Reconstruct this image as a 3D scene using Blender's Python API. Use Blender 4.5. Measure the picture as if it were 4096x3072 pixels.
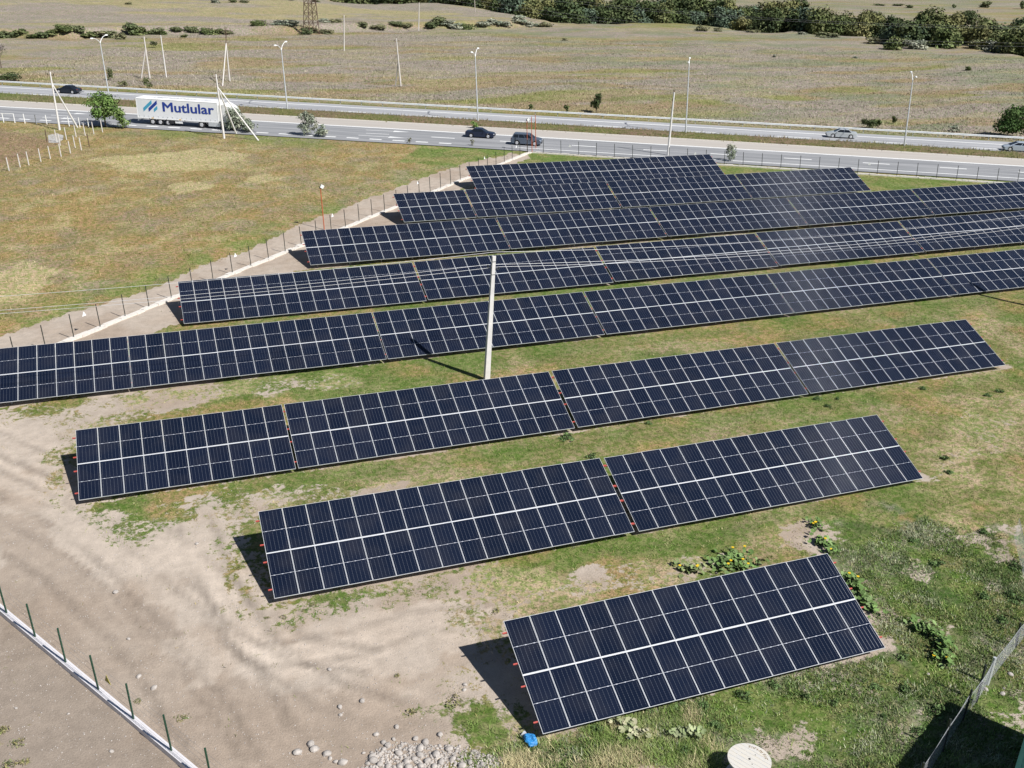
import bpy, math, random
import numpy as np
from mathutils import Vector, Matrix

random.seed(7)
rng = np.random.default_rng(11)
for o in list(bpy.data.objects):
    bpy.data.objects.remove(o)
SC = bpy.context.scene
COL = SC.collection
R = math.radians

# ------------------------------------------------------------------ camera
CAMZ = 28.5
FPX, PIT, ROL, YAW = 3986.49, R(24.13999), R(1.655253), R(20.95264)   # focal length in pixels of the 4096 wide photograph
FW = np.array([math.sin(YAW) * math.cos(PIT), math.cos(YAW) * math.cos(PIT), -math.sin(PIT)])
_rt = np.array([math.cos(YAW), -math.sin(YAW), 0.0])
_up = np.cross(_rt, FW)
RT = math.cos(ROL) * _rt + math.sin(ROL) * _up
UPV = -math.sin(ROL) * _rt + math.cos(ROL) * _up
cam = bpy.data.cameras.new('camera')
cam.sensor_fit = 'HORIZONTAL'
cam.sensor_width = 36.0
cam.lens = FPX / 4096 * 36.0
cam.clip_start = 0.5
cam.clip_end = 6000
camo = bpy.data.objects.new('camera', cam)
COL.objects.link(camo)
camo.matrix_world = Matrix(((RT[0], UPV[0], -FW[0], 0), (RT[1], UPV[1], -FW[1], 0), (RT[2], UPV[2], -FW[2], CAMZ), (0, 0, 0, 1)))
SC.camera = camo

# ------------------------------------------------------------------ world, sun, exposure
SUN = np.array([0.51, -0.80, 1.0]); SUN /= np.linalg.norm(SUN)
el = math.asin(SUN[2]); az = math.atan2(SUN[0], SUN[1])
w = bpy.data.worlds.new('World'); SC.world = w; w.use_nodes = True
nt = w.node_tree
bg = nt.nodes['Background']
sky = nt.nodes.new('ShaderNodeTexSky')
sky.sky_type = 'NISHITA'; sky.sun_disc = False
sky.sun_elevation = el; sky.sun_rotation = az
sky.altitude = 400; sky.air_density = 0.85; sky.dust_density = 0.3; sky.ozone_density = 1.0
nt.links.new(sky.outputs[0], bg.inputs[0])
bg.inputs[1].default_value = 0.05
sl = bpy.data.lights.new('sun', 'SUN'); sl.energy = 5.0; sl.angle = R(0.53); sl.color = (1.0, 0.975, 0.935)
so = bpy.data.objects.new('sun', sl); COL.objects.link(so)
so.rotation_euler = Vector(SUN).to_track_quat('Z', 'Y').to_euler()
so.location = (40, -40, 120)
SC.view_settings.view_transform = 'Standard'
SC.view_settings.look = 'None'
SC.view_settings.exposure = 0.35
SC.view_settings.gamma = 1.0
SC.view_settings.use_curve_mapping = False

# ------------------------------------------------------------------ photo pixel -> place helpers
TRUE_UP = np.array([-0.04711214, 0.0292915, 0.99846004])   # the site slopes a little; poles stand plumb, not square to the ground
C0 = np.array([0, 0, CAMZ])
def Zq(k, a, b):
    return (int(k[0]) * 1024 + a / 2.1602, int(k[1]) * 768 + b / 2.1602)
def ray(q):
    return FW + RT * (q[0] - 2048) / FPX - UPV * (q[1] - 1536) / FPX
def gpx(q, z=0.0):
    d = ray(q); return C0 + d * ((z - CAMZ) / d[2])
def g(k, a, b, z=0.0):
    return gpx(Zq(k, a, b), z)
def ray_plane(q, P0, n):
    d = ray(q); return C0 + d * (np.dot(np.asarray(P0) - C0, n) / np.dot(d, n))
def top_of(B, q, up=TRUE_UP):
    d = ray(q); d = d / np.linalg.norm(d)
    # closest point on the ray to the plumb line through B
    w0 = C0 - B; a = 1.0; b = d @ up; c = up @ up; dd = d @ w0; e = up @ w0
    s = (b * e - c * dd) / (a * c - b * b)
    return C0 + d * s
def proj(P):
    X = np.asarray(P) - C0
    zc = X @ FW
    return 2048 + FPX * (X @ RT) / zc, 1536 - FPX * (X @ UPV) / zc

# road frame: t along the highway (to the right), s across (away from the farm)
L0 = np.array([-3.25, 198.28]); RD = np.array([113.37 + 3.25, 126.79 - 198.28]); RD /= np.linalg.norm(RD); RN = np.array([-RD[1], RD[0]])
def road_xy(t, s):
    return L0 + RD * t + RN * s
def road_ts(x, y):
    dx = np.asarray(x) - L0[0]; dy = np.asarray(y) - L0[1]
    return dx * RD[0] + dy * RD[1], dx * RN[0] + dy * RN[1]
RL = {}
for n_, pts_ in {
    'dash': [(-4.1, -23.8), (10.7, -22.8), (25.8, -22.3), (42.3, -21.7), (57.6, -21.1), (67.8, -20.9), (89.8, -20.5), (127.4, -19.6), (149.2, -19.2)],
    'solid': [(-11.6, -14.2), (12.7, -13.0), (33.7, -12.4), (59.2, -11.9), (80.4, -11.2), (115.5, -10.5), (151.9, -10.0)],
    'shoulder': [(-15.5, -8.8), (1.1, -7.8), (31.2, -6.9), (57.3, -6.0), (93.8, -5.3), (115.7, -4.6), (153.2, -4.7)],
    'medfar': [(-21.2, -1.2), (5.0, 0.0), (49.0, 0.8), (93.2, 1.4), (137.1, 1.8), (154.7, 1.5)],
    'fdash': [(-16.6, 0.0), (27.5, 1.3), (63.5, 2.1), (97.5, 2.8), (143.1, 3.2)],
    'fsolid': [(-26.3, 5.6), (25.3, 6.1), (72.7, 6.5), (116.2, 7.5), (156.4, 7.9)],
    'fedge': [(-27.6, 7.6), (24.2, 8.5), (72.1, 9.2), (116.3, 10.2), (157.2, 10.9)],
    'rail': [(-26.6, 8.6), (24.4, 9.6), (72.1, 10.4), (116.2, 11.4), (157.0, 12.2)],
    'lane': [(-10, -18.6), (30, -17.6), (64.5, -16.6), (90, -16.0), (117, -15.3), (143.1, -15.0)]}.items():
    a_ = np.array(pts_); RL[n_] = np.polyfit(a_[:, 0], a_[:, 1], 2)
def rs(n_, t):
    # quadratic inside the surveyed span, straight beyond it
    tc = np.clip(t, -30, 160); c = RL[n_]
    return np.polyval(c, tc) + (t - tc) * (2 * c[0] * tc + c[1])

# ------------------------------------------------------------------ noise
def _h(ix, iy, s):
    n = (ix.astype(np.int64) * 374761393 + iy.astype(np.int64) * 668265263 + s * 1442695041) & 0xFFFFFFFF
    n = ((n ^ (n >> 13)) * 1274126177) & 0xFFFFFFFF
    n = (n ^ (n >> 16)) & 0xFFFFFFFF
    return n.astype(np.float64) / 4294967295.0
def vnoise(x, y, s=0):
    x = np.asarray(x, float); y = np.asarray(y, float)
    ix = np.floor(x); iy = np.floor(y); fx = x - ix; fy = y - iy
    fx = fx * fx * (3 - 2 * fx); fy = fy * fy * (3 - 2 * fy)
    a = _h(ix, iy, s); b = _h(ix + 1, iy, s); c = _h(ix, iy + 1, s); d = _h(ix + 1, iy + 1, s)
    return a + (b - a) * fx + (c - a) * fy + (a - b - c + d) * fx * fy
def fbm(x, y, scale, s=0, octv=4):
    v = 0; amp = 1; tot = 0; f = 1.0 / scale
    for k in range(octv):
        v = v + amp * vnoise(x * f + 17.3 * k, y * f - 9.1 * k, s + k); tot += amp; amp *= 0.5; f *= 2.03
    return v / tot
def sstep(a, b, x):
    t = np.clip((x - a) / (b - a), 0, 1); return t * t * (3 - 2 * t)
def pip(x, y, poly):
    ins = np.zeros(x.shape, bool); n = len(poly)
    for i in range(n):
        x1, y1 = poly[i]; x2, y2 = poly[(i + 1) % n]
        if y1 == y2: continue
        c = ((y1 > y) != (y2 > y)) & (x < (x2 - x1) * (y - y1) / (y2 - y1) + x1)
        ins ^= c
    return ins
def poly_px(pts):       # polygon noted on the photograph (2212 px wide view) laid on the ground
    k = 4096 / 2212
    return [tuple(gpx((a * k, b * k))[:2]) for a, b in pts]
def pldist(x, y, P):    # distance to a polyline and side
    best = np.full(np.shape(x), 1e9); side = np.zeros(np.shape(x))
    for (x1, y1), (x2, y2) in zip(P[:-1], P[1:]):
        dx, dy = x2 - x1, y2 - y1; L2 = dx * dx + dy * dy
        t = np.clip(((x - x1) * dx + (y - y1) * dy) / L2, 0, 1)
        d = np.hypot(x - x1 - t * dx, y - y1 - t * dy)
        cr = (x - x1) * dy - (y - y1) * dx
        m = d < best; best = np.where(m, d, best); side = np.where(m, np.sign(cr), side)
    return best, side

# ------------------------------------------------------------------ mesh builder
class MB:
    def __init__(s): s.v = []; s.f = []; s.m = []
    def add(s, vs, fs, mi=0):
        o = len(s.v); s.v += [tuple(float(c) for c in p) for p in vs]
        for f in fs: s.f.append(tuple(o + i for i in f)); s.m.append(mi)
        return s
    def box(s, c, size, rot=None, mi=0):
        hx, hy, hz = size[0] / 2, size[1] / 2, size[2] / 2
        P = np.array([(x, y, z) for z in (-hz, hz) for x, y in ((-hx, -hy), (hx, -hy), (hx, hy), (-hx, hy))])
        if rot is not None: P = P @ np.asarray(rot).T
        return s.add(P + np.asarray(c, float), [(3, 2, 1, 0), (4, 5, 6, 7), (0, 1, 5, 4), (1, 2, 6, 5), (2, 3, 7, 6), (3, 0, 4, 7)], mi)
    def tube(s, p0, p1, r0, r1=None, n=8, mi=0, caps=True):
        r1 = r0 if r1 is None else r1
        p0 = np.asarray(p0, float); p1 = np.asarray(p1, float); d = p1 - p0; d = d / (np.linalg.norm(d) + 1e-12)
        a = np.cross(d, (0, 0, 1.0) if abs(d[2]) < 0.9 else (1.0, 0, 0)); a /= np.linalg.norm(a); b = np.cross(d, a)
        vs = []
        for p, r in ((p0, r0), (p1, r1)):
            for i in range(n):
                t = 2 * math.pi * i / n; vs.append(p + r * (math.cos(t) * a + math.sin(t) * b))
        fs = [(i, (i + 1) % n, n + (i + 1) % n, n + i) for i in range(n)]
        if caps: fs += [tuple(range(n - 1, -1, -1)), tuple(range(n, 2 * n))]
        return s.add(vs, fs, mi)
    def path(s, pts, r, n=6, mi=0):
        rr = r if hasattr(r, '__len__') else [r] * len(pts)
        for i in range(len(pts) - 1): s.tube(pts[i], pts[i + 1], rr[i], rr[i + 1], n, mi, caps=(i == 0 or i == len(pts) - 2))
        return s
    def prism(s, poly, a, b, axis=1, mi=0):     # polygon in the other two axes, extruded from a to b
        n = len(poly); vs = []
        for c in (a, b):
            for p, q in poly:
                vs.append((p, c, q) if axis == 1 else ((p, q, c) if axis == 2 else (c, p, q)))
        fs = [tuple(range(n - 1, -1, -1)), tuple(range(n, 2 * n))] + [(i, (i + 1) % n, n + (i + 1) % n, n + i) for i in range(n)]
        return s.add(vs, fs, mi)
    def loft(s, rings, mi=0, caps=True):
        n = len(rings[0]); vs = [p for r_ in rings for p in r_]; fs = []
        for k in range(len(rings) - 1):
            for i in range(n): fs.append((k * n + i, k * n + (i + 1) % n, (k + 1) * n + (i + 1) % n, (k + 1) * n + i))
        if caps: fs += [tuple(range(n - 1, -1, -1)), tuple(range((len(rings) - 1) * n, len(rings) * n))]
        return s.add(vs, fs, mi)
    def mesh(s, name, mats, smooth=False, fixn=True):
        me = bpy.data.meshes.new(name); me.from_pydata(s.v, [], s.f)
        for m in (mats if isinstance(mats, (list, tuple)) else [mats]): me.materials.append(m)
        if any(s.m): me.polygons.foreach_set('material_index', s.m)
        if fixn:
            import bmesh
            bm = bmesh.new(); bm.from_mesh(me); bmesh.ops.recalc_face_normals(bm, faces=bm.faces); bm.to_mesh(me); bm.free()
        if smooth:
            me.polygons.foreach_set('use_smooth', [True] * len(me.polygons))
            try: me.set_sharp_from_angle(angle=R(40))
            except Exception: pass
        me.update(); return me
    def build(s, name, mats, parent=None, smooth=False):
        return link(bpy.data.objects.new(name, s.mesh(name, mats, smooth)), parent)
def link(o, parent=None):
    COL.objects.link(o)
    if parent is not None: o.parent = parent
    return o
def inst(name, me, parent=None, loc=(0, 0, 0), rot=(0, 0, 0), scale=(1, 1, 1)):
    o = link(bpy.data.objects.new(name, me), parent); o.location = [float(c) for c in loc]; o.rotation_euler = rot; o.scale = scale; return o
def tag(o, label=None, cat=None, group=None, kind=None):
    if label: o['label'] = label
    if cat: o['category'] = cat
    if group: o['group'] = group
    if kind: o['kind'] = kind
    return o
def empty(name, loc=(0, 0, 0), rz=0.0):
    o = bpy.data.objects.new(name, None); o.empty_display_size = 0.3; COL.objects.link(o)
    o.location = [float(c) for c in loc]; o.rotation_euler = (0, 0, rz); return o
def copy_tree(o, parent=None):
    c = o.copy(); COL.objects.link(c); c.parent = parent
    for ch in list(o.children): copy_tree(ch, c)
    return c
def np_mesh(name, V, F, mats, col=None, mi=None, extra=None):
    """V (n,3), F (m,k) all faces k-gons; col per vertex rgb"""
    me = bpy.data.meshes.new(name); V = np.asarray(V, np.float32); F = np.asarray(F, np.int32); k = F.shape[1]
    me.vertices.add(len(V)); me.vertices.foreach_set('co', V.ravel())
    me.loops.add(F.size); me.loops.foreach_set('vertex_index', F.ravel())
    me.polygons.add(len(F)); me.polygons.foreach_set('loop_start', np.arange(0, F.size, k, dtype=np.int32))
    try: me.polygons.foreach_set('loop_total', np.full(len(F), k, np.int32))
    except Exception: pass
    for m in (mats if isinstance(mats, (list, tuple)) else [mats]): me.materials.append(m)
    if mi is not None: me.polygons.foreach_set('material_index', np.asarray(mi, np.int32))
    if col is not None:
        ca = me.color_attributes.new('Col', 'FLOAT_COLOR', 'POINT')
        c4 = np.ones((len(V), 4), np.float32); c4[:, :3] = col; ca.data.foreach_set('color', c4.ravel())
    if extra is not None:
        for nm_, ar_ in extra.items():
            ca = me.color_attributes.new(nm_, 'FLOAT_COLOR', 'POINT'); c4 = np.ones((len(V), 4), np.float32); c4[:, :ar_.shape[1]] = ar_; ca.data.foreach_set('color', c4.ravel())
    me.update(calc_edges=True); me.validate(); return me
# orientation matrix whose Z axis follows a vector
def align_z(v):
    z = np.asarray(v, float); z = z / np.linalg.norm(z); x = np.cross((0, 1.0, 0), z); x /= np.linalg.norm(x); y = np.cross(z, x)
    return np.stack([x, y, z], 1)
PLUMB = align_z(TRUE_UP)
PLUMB_E = Matrix(PLUMB.tolist()).to_euler()

# ------------------------------------------------------------------ materials
def mat(name, col, rough=0.7, metal=0.0, var=0.15, scale=4.0, bump=0.0, bscale=30.0, spec=0.4, col2=None, attr=False, stretch=None, rotz=0.0):
    m = bpy.data.materials.new(name); m.use_nodes = True; n = m.node_tree.nodes; l = m.node_tree.links
    b = n['Principled BSDF']; b.inputs['Roughness'].default_value = rough; b.inputs['Metallic'].default_value = metal
    b.inputs['Specular IOR Level'].default_value = spec
    tc = n.new('ShaderNodeTexCoord'); src = tc.outputs['Object']
    if stretch:
        mp0 = n.new('ShaderNodeMapping'); mp0.inputs['Rotation'].default_value = (0, 0, -rotz); l.new(src, mp0.inputs[0]); mp = n.new('ShaderNodeMapping'); mp.inputs['Scale'].default_value = stretch; l.new(mp0.outputs[0], mp.inputs[0]); src = mp.outputs[0]
    if attr:
        at = n.new('ShaderNodeAttribute'); at.attribute_name = 'Col'; base = at.outputs['Color']
    else:
        rgb = n.new('ShaderNodeRGB'); rgb.outputs[0].default_value = (*col, 1); base = rgb.outputs[0]
    if var > 0 or col2:
        nz = n.new('ShaderNodeTexNoise'); nz.inputs['Scale'].default_value = scale; nz.inputs['Detail'].default_value = 5; nz.inputs['Roughness'].default_value = 0.62
        l.new(src, nz.inputs['Vector'])
        if col2:
            rp = n.new('ShaderNodeMapRange'); rp.inputs[1].default_value = 0.38; rp.inputs[2].default_value = 0.66; l.new(nz.outputs[0], rp.inputs[0])
            mx = n.new('ShaderNodeMix'); mx.data_type = 'RGBA'; l.new(rp.outputs[0], mx.inputs[0]); l.new(base, mx.inputs[6]); mx.inputs[7].default_value = (*col2, 1); base = mx.outputs[2]
        mr = n.new('ShaderNodeMapRange'); mr.inputs[1].default_value = 0.25; mr.inputs[2].default_value = 0.75; mr.inputs[3].default_value = 1 - var; mr.inputs[4].default_value = 1 + var
        l.new(nz.outputs[0], mr.inputs[0])
        vm = n.new('ShaderNodeVectorMath'); vm.operation = 'SCALE'; l.new(base, vm.inputs[0]); l.new(mr.outputs[0], vm.inputs['Scale']); base = vm.outputs[0]
    l.new(base, b.inputs['Base Color'])
    if bump > 0:
        bn = n.new('ShaderNodeTexNoise'); bn.inputs['Scale'].default_value = bscale; bn.inputs['Detail'].default_value = 4; l.new(src, bn.inputs['Vector'])
        bp = n.new('ShaderNodeBump'); bp.inputs['Strength'].default_value = bump; bp.inputs['Distance'].default_value = 0.05; l.new(bn.outputs[0], bp.inputs['Height']); l.new(bp.outputs[0], b.inputs['Normal'])
    return m
M = {}
M['concrete'] = mat('concrete', (0.50, 0.48, 0.44), 0.85, var=0.18, scale=3, bump=0.3)
M['white_concrete'] = mat('white_concrete', (0.64, 0.62, 0.64), 0.8, var=0.08, scale=5, bump=0.2)
M['netting'] = mat('netting_wire', (0.30, 0.31, 0.33), 0.5, 0.4, var=0.1)
M['pale_concrete'] = mat('pale_concrete', (0.66, 0.62, 0.57), 0.85, var=0.16, scale=5, bump=0.4)
M['pole_concrete'] = mat('pole_concrete', (0.66, 0.64, 0.62), 0.8, var=0.12, scale=2, bump=0.2)
M['old_pole'] = mat('old_pole', (0.46, 0.41, 0.36), 0.85, var=0.2, scale=2)
M['white_paint'] = mat('white_paint', (0.78, 0.78, 0.77), 0.5, var=0.06)
M['rail'] = mat('rail_steel', (0.72, 0.74, 0.76), 0.5, 0.0, var=0.08)
M['offwhite'] = mat('offwhite', (0.58, 0.545, 0.51), 0.7, var=0.1)
M['green_metal'] = mat('green_metal', (0.020, 0.065, 0.040), 0.4, var=0.15)
M['dark_metal'] = mat('dark_metal', (0.028, 0.034, 0.030), 0.5, var=0.2)
M['rust_metal'] = mat('rust_metal', (0.10, 0.06, 0.045), 0.8, var=0.3)
M['galv'] = mat('galvanised_steel', (0.62, 0.64, 0.66), 0.42, 0.35, var=0.12)
M['red_primer'] = mat('red_oxide_primer', (0.42, 0.075, 0.062), 0.55, var=0.15)
M['orange_pole'] = mat('orange_pole_paint', (0.45, 0.115, 0.05), 0.5, var=0.15)
M['alu'] = mat('aluminium_frame', (0.62, 0.635, 0.66), 0.38, 0.15, var=0.04)
M['wire'] = mat('wire', (0.30, 0.30, 0.31), 0.5, 0.3, var=0.0)
M['cable_wire'] = mat('power_cable', (0.52, 0.52, 0.54), 0.5, 0.2, var=0.0)
M['black'] = mat('black_rubber', (0.018, 0.018, 0.02), 0.75, var=0.1)
M['dark_chassis'] = mat('dark_chassis', (0.03, 0.03, 0.034), 0.6, var=0.2)
M['rim'] = mat('alloy_rim', (0.66, 0.66, 0.68), 0.35, 0.4, var=0.05)
M['carglass'] = mat('car_glass', (0.012, 0.015, 0.02), 0.06, var=0.0, spec=0.6)
M['bark'] = mat('bark', (0.12, 0.095, 0.07), 0.9, var=0.3, scale=8, bump=0.4)
M['asphalt'] = mat('asphalt', (0.235, 0.24, 0.252), 0.85, var=0.22, scale=1.0, bump=0.25, bscale=40, stretch=(.05, .9, 1), rotz=math.atan2(RD[1], RD[0]), col2=(.29, .292, .30))
M['asphalt2'] = mat('asphalt_bleached', (0.31, 0.315, 0.33), 0.85, var=0.2, scale=1.0, bump=0.25, bscale=40, stretch=(.05, .9, 1), rotz=math.atan2(RD[1], RD[0]), col2=(.36, .362, .375))
M['shoulder'] = mat('shoulder_concrete', (0.45, 0.41, 0.37), 0.9, var=0.18, scale=1.0, stretch=(.06, .9, 1), rotz=math.atan2(RD[1], RD[0]), col2=(.40, .375, .345))
M['marking'] = mat('road_paint', (0.74, 0.74, 0.73), 0.7, var=0.10, scale=1.5)
M['foliage'] = mat('foliage', (0.1, 0.1, 0.1), 0.75, var=0.22, scale=1.3, attr=True, spec=0.15)
M['grass'] = mat('grass_blades', (0.1, 0.1, 0.1), 0.85, var=0.12, scale=0.6, attr=True, spec=0.05)
M['stone'] = mat('stone', (0.40, 0.365, 0.335), 0.85, var=0.38, scale=1.4, bump=0.4, bscale=10)
# ------------------------------------------------------------------ solar rows (surveyed): low edge y, height of low edge at x=0, slope per metre, tables (x left, columns)
TILT = R(23.0736); SLOPE_L = 5.014; PITCH = 1.154
ROWS = [
    (26.965, 0.594, -0.0005, [(12.02, 14)]),
    (38.979, 0.495, -0.0026, [(3.538, 16), (22.257, 16)]),
    (51.095, 0.374, 0.0005, [(-5.077, 10), (6.597, 15), (24.122, 15), (41.589, 15)]),
    (65.308, 0.418, -0.0001, [(-13.63, 10), (-2.061, 15), (15.348, 15), (32.805, 15), (50.197, 15), (67.6, 15)]),
    (77.016, 0.267, 0.0031, [(1.940, 17), (21.706, 15), (39.186, 15), (56.622, 15), (74.06, 15), (91.5, 15)]),
    (89.035, 0.429, 0.0007, [(13.883, 17), (33.621, 15), (51.076, 15), (68.50, 15), (85.95, 15)]),
    (100.874, 0.606, -0.0001, [(25.854, 7), (34.081, 15), (51.572, 15), (69.002, 15)]),
    (113.338, 0.518, -0.0011, [(38.189, 15), (55.52, 15)])]

# ------------------------------------------------------------------ the lie of the land
EDGE = [(60, 440), (83, 431), (98, 429), (125, 438), (141, 424), (143, 387), (148, 355), (173, 354), (203, 356), (213, 351), (210, 330), (216, 320), (231, 326), (232, 310), (243, 301), (228, 268), (255, 267), (263, 249), (300, 225), (420, 170)]
BANK = [(-120, 316), (-30, 314), (-13, 308), (2, 322), (38, 324), (55, 323), (76, 336), (96, 338), (126, 341), (150, 352)]
ETH = np.array([math.atan2(a, b) for a, b in EDGE[1:17]]); ERR = np.array([math.hypot(a, b) for a, b in EDGE[1:17]])
ETH = np.concatenate([[-1.5, -.3, .12, ETH[0] - .02], ETH, [ETH[-1] + .1, 1.5]]); ERR = np.concatenate([[760, 700, 560, 470], ERR, [325, 325]])
def past_edge(x, y):        # metres past the lip of the terrace, measured outward
    return np.hypot(x, y) - np.interp(np.arctan2(x, y), ETH, ERR)
def height(x, y):
    x = np.asarray(x, float); y = np.asarray(y, float)
    t, s = road_ts(x, y)
    farm = sstep(-24, -30, s)                       # 1 on the farm side of the highway
    far = sstep(13, 40, s)
    z = farm * ((fbm(x, y, 3.0, 3, 3) - 0.5) * 0.10 + (fbm(x, y, 0.8, 5, 2) - 0.5) * 0.05) - 0.02
    z = z + far * ((fbm(x, y, 45, 8, 3) - 0.5) * 1.6 + (fbm(x, y, 9, 9, 3) - 0.5) * 0.5) - 0.05 * (1 - farm)
    d, sd = pldist(x, y, BANK)
    fade = sstep(165, 120, x)
    z = z + np.where(sd < 0, sstep(0, 5, d) * 2.0, 0) * fade * sstep(250, 290, y) - 0.0
    z = z + np.where(sd < 0, sstep(18, 90, d) * 1.5 * sstep(110, 60, x), 0) * sstep(290, 310, y)
    de = past_edge(x, y)
    z = z - 6.5 * sstep(0, 9, de) * far + 4.5 * sstep(70, 140, de) * far
    return z

# ------------------------------------------------------------------ ground colours
def C(*c): return np.array(c)
c_soil = C(.50, .425, .355); c_soil2 = C(.335, .27, .215); c_gold = C(.29, .215, .10); c_straw = C(.42, .365, .215); c_olive = C(.20, .195, .085)
c_green = C(.115, .165, .045); c_dark = C(.052, .082, .028); c_mauve = C(.30, .262, .235); c_grey = C(.225, .235, .165); c_brown = C(.23, .18, .115); c_yel = C(.30, .275, .115)
POLY_SOIL = poly_px([(-60, 872), (60, 885), (140, 900), (200, 880), (240, 850), (330, 852), (300, 890), (165, 930), (150, 1000), (165, 1080), (215, 1090), (262, 1140), (330, 1160), (395, 1150), (415, 1080), (510, 1045), (560, 1100), (500, 1190), (520, 1230), (500, 1290), (560, 1330), (620, 1340), (680, 1300), (800, 1278), (870, 1262), (950, 1235), (1000, 1290), (1090, 1340), (1060, 1400), (1060, 1480), (1000, 1490), (950, 1520), (960, 1580), (1010, 1620), (1090, 1659), (1100, 1760), (-60, 1760)])
POLY_TRACK = poly_px([(-60, 745), (100, 695), (300, 632), (460, 570), (650, 487), (850, 405), (1010, 350), (1110, 330), (1150, 338), (1060, 385), (1000, 405), (905, 450), (850, 485), (760, 510), (700, 575), (640, 585), (560, 612), (460, 655), (400, 690), (330, 722), (180, 745), (-60, 770)])
POLY_BROWN = poly_px([(-60, 1060), (60, 1110), (200, 1200), (330, 1310), (450, 1430), (600, 1500), (780, 1530), (950, 1570), (880, 1640), (800, 1760), (-60, 1760)])
POLY_LIGHT = [poly_px(p) for p in ([(-40, 960), (120, 1020), (300, 1130), (430, 1230), (560, 1330), (640, 1420), (560, 1440), (420, 1310), (250, 1190), (100, 1090), (-40, 1040)], [(500, 1390), (640, 1360), (900, 1300), (1050, 1330), (1000, 1420), (800, 1440), (640, 1440)], [(-40, 880), (100, 910), (150, 1000), (60, 990), (-40, 940)], [(330, 1375), (420, 1380), (440, 1450), (380, 1460)])]
POLY_DRY = [poly_px(p) for p in (
    [(130, 885), (240, 843), (420, 826), (600, 812), (780, 812), (760, 840), (600, 850), (430, 870), (250, 905)],
    [(540, 1075), (640, 1040), (780, 1045), (900, 1040), (880, 1060), (700, 1085), (590, 1098)],
    [(950, 1250), (1060, 1225), (1330, 1215), (1560, 1195), (1600, 1232), (1400, 1262), (1180, 1310), (1090, 1340)],
    [(1650, 1130), (1800, 1110), (1830, 1180), (1700, 1190)],
    [(1750, 740), (2000, 730), (2100, 700), (2180, 800), (2212, 1000), (2212, 1250), (2050, 1150), (1990, 1000), (2120, 850)])]
POLY_WEED = poly_px([(1000, 1620), (1200, 1600), (1450, 1480), (1920, 1420), (1880, 1300), (1800, 1190), (2000, 1120), (2280, 1180), (2280, 1760), (1000, 1760)])
POLY_STRAW = [poly_px(p) for p in ([(200, 345), (330, 328), (450, 322), (540, 335), (480, 362), (300, 372)], [(520, 385), (570, 378), (600, 388), (540, 398)], [(360, 405), (420, 392), (450, 400), (400, 418)], [(-40, 590), (60, 560), (130, 600), (60, 650), (-40, 660)])]
POLY_REED = poly_px([(-60, 275), (60, 285), (100, 300), (90, 330), (40, 345), (-60, 345)])
def rut_pair(pts, gap=1.7):
    P_ = np.array(poly_px(pts)); out = []
    d_ = np.gradient(P_, axis=0); d_ /= np.linalg.norm(d_, axis=1)[:, None]; n_ = np.stack([-d_[:, 1], d_[:, 0]], 1)
    return [[tuple(p) for p in P_ + n_ * gap / 2 * s_] for s_ in (-1, 1)]
RUTS = [(r_, dk) for pts, dk in (([(-60, 930), (120, 1010), (300, 1130), (430, 1230), (520, 1320), (640, 1400), (800, 1430)], .26), ([(-60, 1010), (100, 1090), (240, 1190), (400, 1340), (520, 1480), (640, 1660)], .24), ([(420, 1120), (450, 1210), (490, 1290), (560, 1400), (700, 1500), (900, 1560)], .26), ([(560, 1420), (760, 1390), (920, 1340), (1060, 1330)], .22), ([(-60, 1120), (140, 1240), (330, 1420), (480, 1660)], .2)) for r_ in rut_pair(pts)]
def lerp(a, b, t): return a + (b - a) * np.asarray(t)[..., None]
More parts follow.
